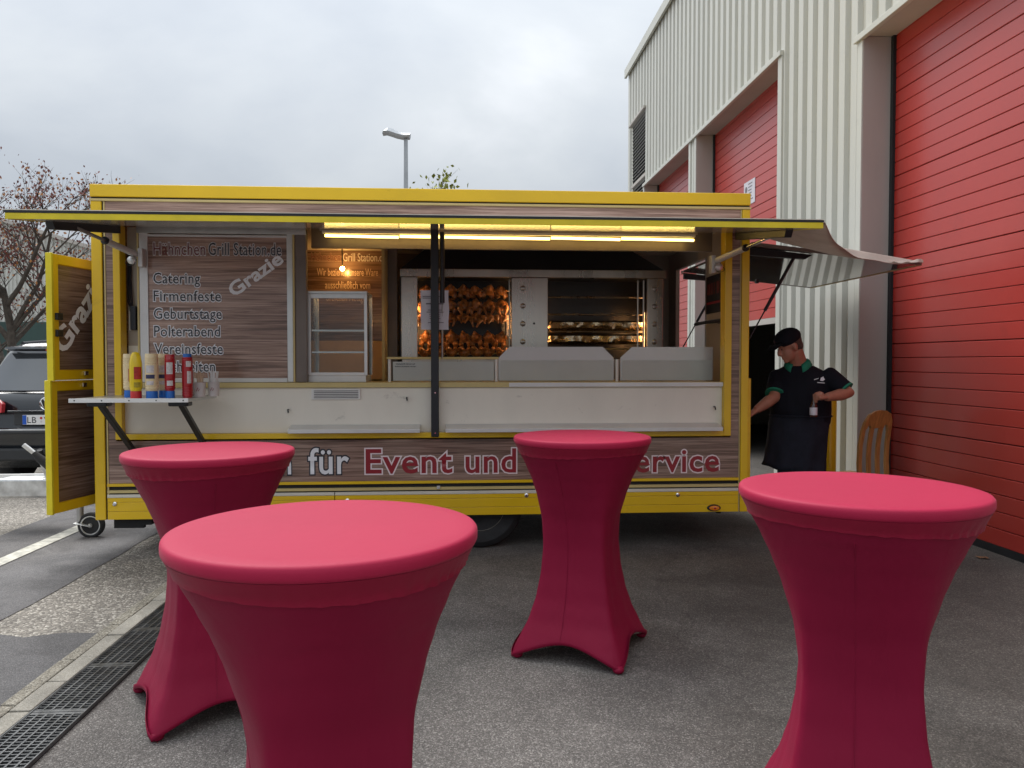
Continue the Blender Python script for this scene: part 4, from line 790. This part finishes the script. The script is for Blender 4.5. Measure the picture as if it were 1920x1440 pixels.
def hand(w, d, n, down, curl):
    """w wrist, d along the forearm, n back-of-hand normal, down: side of the little finger"""
    d, n, s = d.normalized(), n.normalized(), down.normalized()
    bd.tube([w, w + d * .035, w + d * .075], [.028, .036, .034], 10, flat=.62)
    for k in range(4):
        b0 = w + d * .075 + s * (-.027 + .019 * k); L = (.040, .044, .041, .032)[k]; p = [b0]; ang = 0; cur = b0
        for q in range(3):
            ang += curl * (1.0 if q == 0 else 1.15); cur = cur + (d * math.cos(ang) - n * math.sin(ang)) * L * (1, .72, .55)[q]; p.append(cur)
        bd.tube(p, [.0098, .0092, .0085, .0072], 8)
    t0 = w + d * .025 - s * .026; bd.tube([t0, t0 + d * .025 - s * .016 - n * .012, t0 + d * .055 - s * .012 - n * .026, t0 + d * .072 + s * .004 - n * .034], [.014, .0125, .011, .0085], 8)
hand(wL, Vector((-1, -.12, -.05)), Vector((-.1, -1, .2)), Vector((0, .1, -1)), 1.15)
hand(hR, (hR - eR), Vector((-.4, -.3, .8)), Vector((.2, -1, 0)), .35)
for sx, hy in ((2.71, 6.21), (2.885, 6.13)): bd.tube([(sx, hy, .88), (sx, hy - .01, .50), (sx, hy, .10)], [.085, .06, .042], 12)
body = fuse(bd, 'body', 'skin', pe, .0065, 3)
# eyes
for s in (-1, 1): MB().ball(H(.030 * s, .081, .008), .009, 8, 6).build('eye', 'skin', body, 60); MB().ball(H(.031 * s, .0915, .007), .005, 8, 6).build('iris', 'black', body, 60)
hr = MB(); hr.ball(H(0, -.022, .040), (.079, .092, .080), 16, 12, HM); hr.ball(H(0, -.06, -.01), (.066, .048, .062), 12, 10, HM)
fuse(hr, 'hair', 'hair', pe, .008, 2)
cp = MB(); cp.ball(H(0, -.006, .072), (.092, .114, .080), 20, 12, HM); cap_o = fuse(cp, 'cap', 'polo', pe, .008, 3)
brim = [[H(math.sin(a) * (.074 - .004 * 0), .070 + math.cos(a) * .012, .062), H(math.sin(a) * .078, .115 + math.cos(a) * .018 , .050 + .010 * math.cos(a)), H(math.sin(a) * .060, .150 + math.cos(a) * .030, .030 + .014 * math.cos(a))] for a in [R(-80 + 16 * k) for k in range(11)]]
bo_ = MB().loft(brim, cap=False, closed=False).build('brim', 'polo', cap_o, 60); so = bo_.modifiers.new('s', 'SOLIDIFY'); so.thickness = .007
MB().ball(H(-.02, .098, .080), (.018, .006, .014), 10, 6, HM).build('cap_badge', 'print_grey', cap_o, 60)
# polo shirt
po = MB(); po.loft([ring((2.795, 6.175, .97), .232, .178), ring((2.79, 6.172, 1.08), .242, .192), ring((2.788, 6.17, 1.20), .240, .178), ring((2.785, 6.17, 1.32), .234, .156), ring((2.78, 6.165, 1.40), .19, .122), ring((2.77, 6.16, 1.445), .115, .095)])
for a, b_ in ((sR, eR), (sL, eL)): d = (b_ - a); po.tube([a - d * .15 + Vector((0, 0, .0)), a, a + d * .45, a + d * .80], [.066, .082, .080, .078], 14)
polo = fuse(po, 'polo_shirt', 'polo', pe, .010, 4)
dL = (eL - sL).normalized(); dR = (eR - sR).normalized()
for a, b_, d in ((sL, eL, dL), (sR, eR, dR)): q = a + (b_ - a) * .80; MB().tube([q - d * .002, q + d * .014], [.0795, .079], 20).build('sleeve_band', 'polo_green', polo, 60)
nc = Vector((2.755, 6.145, 1.482)); cr = []
for j in range(25):
    a = R(-155 + 310 * j / 24) ; dirv = fdir * math.cos(a + math.pi) + rdir * math.sin(a + math.pi); front = max(0, -math.cos(a + math.pi) * -1)
    dz = -.055 * max(0, math.cos(a + math.pi)) ** 1.5
    cr.append([nc + dirv * .074 + Vector((0, 0, .022 + dz)), nc + dirv * .094 + Vector((0, 0, .004 + dz * 1.1)), nc + dirv * .112 + Vector((0, 0, -.030 + dz * 1.25))])
co = MB().loft(cr, cap=False, closed=False).build('collar', 'polo_green', polo, 60); so = co.modifiers.new('s', 'SOLIDIFY'); so.thickness = .006
lc = Vector((2.86, 5.972, 1.335)); ln = Vector((-.25, -.95, .15)).normalized(); lx = Vector((.95, -.25, 0)).normalized()
def logo(pts, z0): return MB().loft([[lc + lx * x_ + Vector((0, 0, z_)) + ln * k for x_, z_ in pts] for k in (-.004, .006)])
logo([(.0, -.008), (.022, -.012), (.036, .002), (.026, .012), (.024, .026), (.014, .018), (.006, .016)], 0).build('shirt_print', 'letter_white', polo); logo([(-.045, -.004), (-.012, .008), (-.012, .012), (-.045, .002)], 0).build('shirt_print', 'letter_white', polo); logo([(-.02, -.026), (.034, -.03), (.034, -.025), (-.02, -.021)], 0).build('shirt_print', 'letter_white', polo)
# jeans, shoes, apron
je = MB(); je.loft([ring((2.795, 6.175, .80), .175, .135), ring((2.795, 6.175, .98), .21, .155)])
for sx, hy in ((2.705, 6.215), (2.885, 6.125)): je.tube([(sx, hy, .90), (sx, hy - .012, .50), (sx, hy, .30), (sx, hy, .055)], [.105, .082, .074, .076], 14)
fuse(je, 'jeans', 'jeans', pe, .012, 4)
for sx, hy in ((2.705, 6.215), (2.885, 6.125)):
    q = Vector((sx, hy, 0)); s_ = MB(); s_.tube([q - fdir * .06 + Vector((0, 0, .045)), q + Vector((0, 0, .055)), q + fdir * .10 + Vector((0, 0, .042)), q + fdir * .17 + Vector((0, 0, .032))], [.040, .050, .044, .030], 12); fuse(s_, 'shoe', 'black', pe, .008, 3)
ar = []
for i, z in enumerate((1.045, 1.0, .93, .82, .72, .64, .585)):
    row = []; c = Vector((2.79 - .009 * i, 6.172, z))
    for j in range(37):
        a = R(-55 + 290 * j / 36); w = .236 + .002 * i; dpt = .186 + .003 * i; fold = .014 * math.sin(j * 1.15 + i * .5) * (i / 6) + .006 * math.sin(z * 60) * (1 if i < 4 else .3)
        row.append(c + rdir * (w + fold) * math.cos(a) + fdir * (dpt + fold) * math.sin(a) + Vector((0, 0, (.045 if i == 6 else .02 * i / 6) * math.cos(a))))
    ar.append(row)
ap = MB().loft(ar, cap=False, closed=False).build('apron', 'apron', pe, 60); so = ap.modifiers.new('s', 'SOLIDIFY'); so.thickness = .005
bt = [Vector((2.79, 6.172, 1.035)) + rdir * .243 * math.cos(R(10 * k)) + fdir * .190 * math.sin(R(10 * k)) for k in range(37)]; MB().tube(bt, .007, 8).build('apron_tie', 'apron', ap, 60)
bw = wL + Vector((-.085, .028, -.02)); bt_ = thing('drink_bottle', tuple(bw + Vector((0, 0, -.135))), 'small brown bottle with white label held in the left hand', 'bottle')
MB().lathe([(0, -.135), (.026, -.135), (.028, -.128), (.028, -.05), (.020, -.025), (.012, -.005), (.0115, .045), (.0, .047)], tuple(bw), 20).build('glass_body', 'bottle_glass', bt_, 40); MB().lathe([(.0285, -.120), (.0288, -.119), (.0288, -.062), (.0285, -.061)], tuple(bw), 20).build('bottle_label', 'paper', bt_, 40)

# ================================================================== wooden chair by the red door
ch = thing('wooden_chair', (3.51, 6.69, 0), 'wooden slat back chair standing in front of the red door', 'chair', rz=R(112))
def chb(name, mb, bev=.006): return mb.build(name, 'chair_wood', ch, bev=bev)
bc = lambda z: -.225 - .10 * max(0, (z - .45)) ** 1.1 + .030 * math.sin((z - .45) * 5.5)      # x of the back: local -x
for sy in (-.17, .17):
    chb('back_post', MB().loft([[(bc(z) - .012, sy * k - .024, z), (bc(z) + .012, sy * k - .024, z), (bc(z) + .012, sy * k + .024, z), (bc(z) - .012, sy * k + .024, z)] for z, k in ((0.0, 1.0), (.25, 1.0), (.45, 1.0), (.6, 1.0), (.75, .99), (.88, .95), (.96, .88))]), .005)
for sy in (-.055, .055):
    chb('back_slat', MB().loft([[(bc(z) - .008, sy - .026, z), (bc(z) + .008, sy - .026, z), (bc(z) + .008, sy + .026, z), (bc(z) - .008, sy + .026, z)] for z in (.46, .55, .65, .75, .85, .93)]), .004)
tpr = [(-.172, .90), (-.165, .97), (-.13, 1.025), (-.07, 1.052), (0, 1.06), (.07, 1.052), (.13, 1.025), (.165, .97), (.172, .90), (.128, .895), (.118, .925), (.088, .925), (.08, .90), (-.08, .90), (-.088, .925), (-.118, .925), (-.128, .895)]
chb('top_rail', MB().loft([[(bc(z) + dx_, yy, z) for yy, z in tpr] for dx_ in (-.013, .013)]), .003)
chb('seat', MB().box(-.235, .20, -.21, .21, .43, .462), .012)
for sy in (-.175, .175): chb('front_leg', MB().loft([[(.15, sy - .02, z), (.19, sy - .02, z), (.19, sy + .02, z), (.15, sy + .02, z)] for z in (0, .43)])); chb('seat_rail', MB().box(-.21, .15, sy - .011, sy + .011, .36, .43))
chb('seat_rail', MB().box(.16, .18, -.155, .155, .36, .43)); chb('seat_rail', MB().box(-.235, -.215, -.15, .15, .36, .43))

# ================================================================== parked car behind the left doors
car = thing('parked_car', (-4.68, 11.2, 0), 'dark parked estate car seen from behind beside the tree', 'car')
CX = -4.68
def rrect(w, y0, y1, z, rr=.16, n=5, crown=0.0):
    pts = []
    for cx_, cy_, a0 in ((w - rr, y0 + rr, -90), (w - rr, y1 - rr, 0), (-w + rr, y1 - rr, 90), (-w + rr, y0 + rr, 180)):
        for k in range(n + 1): a = R(a0 + 90 * k / n); pts.append((CX + cx_ + rr * math.cos(a), cy_ + rr * math.sin(a), z))
    # bow the tail and nose
    return [(p[0], p[1] + (.10 * ((p[0] - CX) / w) ** 2 if p[1] < (y0 + y1) / 2 else -.10 * ((p[0] - CX) / w) ** 2), p[2]) for p in pts]
MB().loft([rrect(.80, 9.10, 13.5, .26), rrect(.92, 9.02, 13.65, .34), rrect(.955, 8.97, 13.72, .50), rrect(.96, 8.96, 13.74, .66), rrect(.955, 9.02, 13.70, .72), rrect(.955, 9.05, 13.62, .90), rrect(.945, 9.06, 13.3, 1.02), rrect(.925, 9.10, 12.9, 1.10), rrect(.90, 9.14, 12.75, 1.13)]).build('body', 'car_paint', car, 35)
MB().loft([rrect(.885, 9.16, 12.65, 1.125, .14), rrect(.83, 9.30, 12.15, 1.35, .14), rrect(.76, 9.42, 11.75, 1.56, .14), rrect(.72, 9.46, 11.6, 1.63, .14), rrect(.66, 9.52, 11.45, 1.685, .16), rrect(.50, 9.70, 11.2, 1.715, .2)]).build('cabin', 'car_paint', car, 35)
def tail(z): # y of the rear surface at centre
    return {1.16: 9.165, 1.60: 9.435}[z]
MB().loft([[(CX + w * k / 8, yy + .10 * (k / 8) ** 2 * .8 - .012, z) for k in range(-8, 9)] for z, yy, w in ((1.145, 9.172, .80), (1.25, 9.237, .775), (1.36, 9.306, .74), (1.48, 9.374, .70), (1.575, 9.43, .655))], cap=False, closed=False).build('rear_window', 'car_glass', car, 60)
MB().loft([[(CX + w * k / 8, 9.415 + .08 * (k / 8) ** 2 - d, z) for k in range(-8, 9)] for z, w, d in ((1.60, .66, .0), (1.625, .665, .10), (1.645, .66, .09), (1.66, .64, 0))], cap=False, closed=False).build('roof_spoiler', 'car_paint', car, 40)
B('brake_lamp', 'red_lens', car, CX - .16, CX + .16, 9.325, 9.345, 1.605, 1.622)
for s in (-1, 1):
    MB().loft([[(CX + s * (.885 - .0), 9.75, 1.14), (CX + s * .885, 12.2, 1.14), (CX + s * .80, 11.75, 1.50), (CX + s * .80, 9.85, 1.50)], [(CX + s * .896, 9.75, 1.14), (CX + s * .896, 12.2, 1.14), (CX + s * .812, 11.75, 1.50), (CX + s * .812, 9.85, 1.50)]]).build('side_window', 'car_glass', car)
    tl = MB().loft([[(CX + s * x_, yy - d, z) for x_, yy, z in ((.47, 9.00, .90), (.94, 9.16, .86), (.945, 9.2, 1.0), (.90, 9.17, 1.07), (.55, 9.05, 1.05), (.475, 9.03, 1.0))] for d in (-.05, .028)]).build('tail_lamp', 'red_lens', car, bev=.01)
    MB().ball((CX + s * .60, 9.01, .935), (.10, .03, .028), 12, 8).build('reverse_lens', 'white_paint', tl, 60)
    for wy in (9.95, 12.75):
        w_ = MB().lathe([(.20, -.11), (.30, -.12), (.345, -.09), (.36, -.04), (.36, .04), (.345, .09), (.30, .12), (.20, .11)], (CX + s * .83, wy, .36), 30, 'x').build('wheel', 'rubber', car, 35); MB().lathe([(.001, .10 * s), (.06, .10 * s), (.18, .085 * s), (.215, .10 * s), (.215, -.05 * s)], (CX + s * .83, wy, .36), 24, 'x').build('rim', 'alu', w_, 35)
B('bumper_strip', 'car_trim', car, CX - .80, CX + .80, 8.945, 9.02, .665, .70, .01); B('bumper_step', 'zinc', car, CX - .62, CX + .62, 8.955, 9.03, .702, .716, .003); B('lower_bumper', 'car_trim', car, CX - .86, CX + .86, 8.962, 9.05, .36, .50, .02); B('plate_recess', 'car_trim', car, CX - .36, CX + .36, 9.018, 9.05, .755, .90, .01); B('plate_garnish', 'car_paint', car, CX - .42, CX + .42, 9.0, 9.04, .905, .925, .004)
npz = B('number_plate', 'plate_white', car, CX - .26, CX + .26, 9.005, 9.012, .765, .875, .003); B('country_band', 'plate_blue', npz, CX - .257, CX - .215, 9.0025, 9.0045, .768, .872)
lettering('LB', (CX - .205, 9.003, .785), X, Z, 'letter_dark', npz, height=.072, bold=.0, spacing=1.05); MB().lathe([(.014, 0), (.014, -.002)], (CX - .055, 9.004, .84), 14, 'y').build('seal', 'cap_red', npz); MB().lathe([(.011, 0), (.011, -.002)], (CX - .055, 9.004, .80), 14, 'y').build('seal', 'letter_grey', npz); lettering('V', (CX - .025, 9.003, .785), X, Z, 'letter_dark', npz, height=.072)
em = MB().lathe([(.070, .03), (.078, -.006), (.070, -.012), (.063, -.006), (.063, .0)], (CX, 9.022, 1.0), 30, 'y').build('emblem', 'chrome', car, 40); MB().lathe([(.001, 0), (.064, 0), (.064, .03)], (CX, 9.021, 1.0), 24, 'y').build('emblem_disc', 'car_trim', em)
for pts in ([(-.026, .056), (0, .006), (.026, .056)], [(-.058, .022), (-.026, -.048), (0, -.008), (.026, -.048), (.058, .022)]): MB().tube([(CX + a, 9.012, 1.0 + b_) for a, b_ in pts], .0065, 6).build('emblem_stroke', 'chrome', em)
MB().beam((CX + .10, 9.18, 1.165), (CX + .38, 9.19, 1.185), .02, .02).build('rear_wiper', 'black', car, bev=.004); MB().tube([(CX + .02, 9.05, .42), (CX + .02, 8.86, .42), (CX + .02, 8.82, .50)], .03, 10).build('tow_hook', 'black', car, 40)
for s in (-1, 1): MB().tube([(CX + s * .62, 9.7, 1.70), (CX + s * .64, 10.4, 1.745), (CX + s * .62, 11.2, 1.71)], .018, 8).build('roof_rail', 'black', car, 40)

# ================================================================== background: hall, lamp, trees
bh = thing('distant_hall', (-14, 26, 0), 'white ribbed hall with dark green base behind the bare tree', 'hall')
B('base', 'hall_green', bh, -40, -7.2, 24.95, 25.2, 0, 2.70)
for i in range(33):
    xa = -40 + i; k = 8; pr = []
    for j in range(k): q = xa + j / k; pr += [(q, 0), (q + .05, 0), (q + .065, .04), (q + .11, .04)]
    zt = lambda x_: 3.55 + (5.9 - 3.55) * min(1, max(0, (-7.0 - x_) / 7.5)) if x_ > -14.5 else 5.9
    MB().loft([[(x_, 25 + d, 2.70) for x_, d in pr] + [(xa + .9985, 25.0, 2.70)], [(x_, 25 + d, zt(x_)) for x_, d in pr] + [(xa + .9985, 25.0, zt(xa + 1))]], cap=False, closed=False).build('cladding_sheet', 'hall_white', bh)
MB().loft([[(-40, yy, 5.9), (-14.5, yy, 5.9), (-7.0, yy, 3.55), (-7.0, yy, 3.67), (-14.5, yy, 6.02), (-40, yy, 6.02)] for yy in (24.9, 45)]).build('roof', 'wall_grey', bh); B('side_wall', 'hall_white', bh, -7.25, -7.2, 25.2, 45, 0, 3.6)
lp = thing('street_lamp', (-1.56, 22, 0), 'grey street lamp with wavy flat head above the trailer', 'street lamp')
MB().tube([(-1.56, 22, 0), (-1.56, 22, 3), (-1.545, 22, 7.76)], [.10, .08, .055], 14).build('pole', 'lamp_metal', lp, 40)
prf = [(-2.19, 7.84, .0), (-2.05, 7.86, .14), (-1.9, 7.82, .16), (-1.75, 7.77, .13), (-1.6, 7.74, .10), (-1.43, 7.745, .085)]
MB().loft([[(x_, 21.86, z_ - .0), (x_, 22.14, z_ - .0), (x_ + .02, 22.16, z_ + .06), (x_ + .03, 22.05, z_ + .06 + h_ * .8), (x_ + .03, 21.95, z_ + .06 + h_ * .8), (x_ + .02, 21.84, z_ + .06)] for x_, z_, h_ in ((-2.19, 7.84, .05), (-2.08, 7.855, .14), (-1.95, 7.82, .15), (-1.80, 7.77, .12), (-1.62, 7.735, .11), (-1.44, 7.745, .10))]).build('lamp_head', 'lamp_metal', lp, 30)
def tree(name, base_, h, spread, label, leafmats, nleaf, levels=4, seed=1, trunk=.16, lsize=.06, first=.28, cat='tree', many=0, scat=.12, shrink=.45, fit=None):
    rnd = random.Random(seed); t = thing(name, base_, label, cat); br = MB(); tips = []
    def grow(p, d, L, r, lev):
        n = 4; pts = [p]; q = p.copy(); dd = d.copy()
        for i in range(n):
            dd = (dd + Vector((rnd.uniform(-.16, .16), rnd.uniform(-.16, .16), rnd.uniform(-.02, .14) ))).normalized(); q = q + dd * L / n; pts.append(q.copy())
        br.tube(pts, [r * (1 - .55 * k / n) for k in range(n + 1)], 7 if lev < 2 else 4, cap=False)
        if lev >= 2: tips.extend(pts[1:])
        if lev < levels:
            for k in range(rnd.randint(3, 4) + (many if lev == 1 else many // 2) if lev else 6 + 2 * many):
                f = rnd.uniform(.35, 1.0) if lev else rnd.uniform(first, 1.0); i = min(int(f * n), n - 1); o = pts[i].lerp(pts[i + 1], f * n - i)
                a = rnd.uniform(0, 6.283); side = Vector((math.cos(a), math.sin(a), 0)); nd = (dd * .62 + side * spread * rnd.uniform(.6, 1.1) + Vector((0, 0, .22))).normalized()
                grow(o, nd, L * rnd.uniform(.48, .68), r * shrink, lev + 1)
    grow(Vector(base_), Vector((0, 0, 1)), h * .62, trunk, 0)
    if fit:      # bring the highest twig to a known place
        tp_ = max(tips, key=lambda q: q.z); k_ = fit[1] / tp_.z; b0 = Vector(base_); dx_ = fit[0] - (b0.x + (tp_.x - b0.x) * k_)
        f_ = lambda q: Vector((b0.x + (q[0] - b0.x) * k_ + dx_, b0.y + (q[1] - b0.y) * k_, q[2] * k_))
        br.v = [tuple(f_(q)) for q in br.v]; tips[:] = [f_(q) for q in tips]
    br.build('trunk', 'bark', t, 60)
    per = nleaf // len(leafmats)
    for m_ in leafmats:
        lf = MB()
        for k in range(per):
            c = rnd.choice(tips) + Vector((rnd.gauss(0, scat), rnd.gauss(0, scat), rnd.gauss(0, scat))); e = Euler((rnd.uniform(0, 6.3), rnd.uniform(0, 6.3), rnd.uniform(0, 6.3))).to_matrix(); s = lsize * rnd.uniform(.6, 1.3)
            lf.add([c + e @ Vector(v) * s for v in ((-.5, 0, 0), (0, -.34, .06), (.55, 0, 0), (0, .34, .06))], [(0, 1, 2, 3)])
        lf.build('crown', m_, t)
    return t
tree('autumn_tree', (-7.15, 13, 0), 4.3, .95, 'half bare autumn tree with rusty leaves behind the parked car', ['leaf_rust', 'leaf_rust', 'leaf_rust', 'leaf_orange'], 5200, levels=4, seed=21, trunk=.105, lsize=.050, first=.36, many=2, scat=.05, shrink=.40)
tree('leafy_tree', (-.1, 20, 0), 5.3, .6, 'yellow green treetop showing above the trailer roof', ['leaf_green', 'leaf_green'], 5200, seed=9, trunk=.12, lsize=.12, fit=(-.08, 6.05), many=1)
dl = MB().loft([[(3.87 + i * .012, 5.47 + .01 * math.sin(i), .008 + .006 * (i % 2)), (3.87 + i * .012, 5.52 + .012 * math.cos(i * .7), .012)] for i in range(7)], cap=False, closed=False).build('fallen_leaf', 'dead_leaf', label='dry brown leaf on the asphalt by the red door', category='leaf')
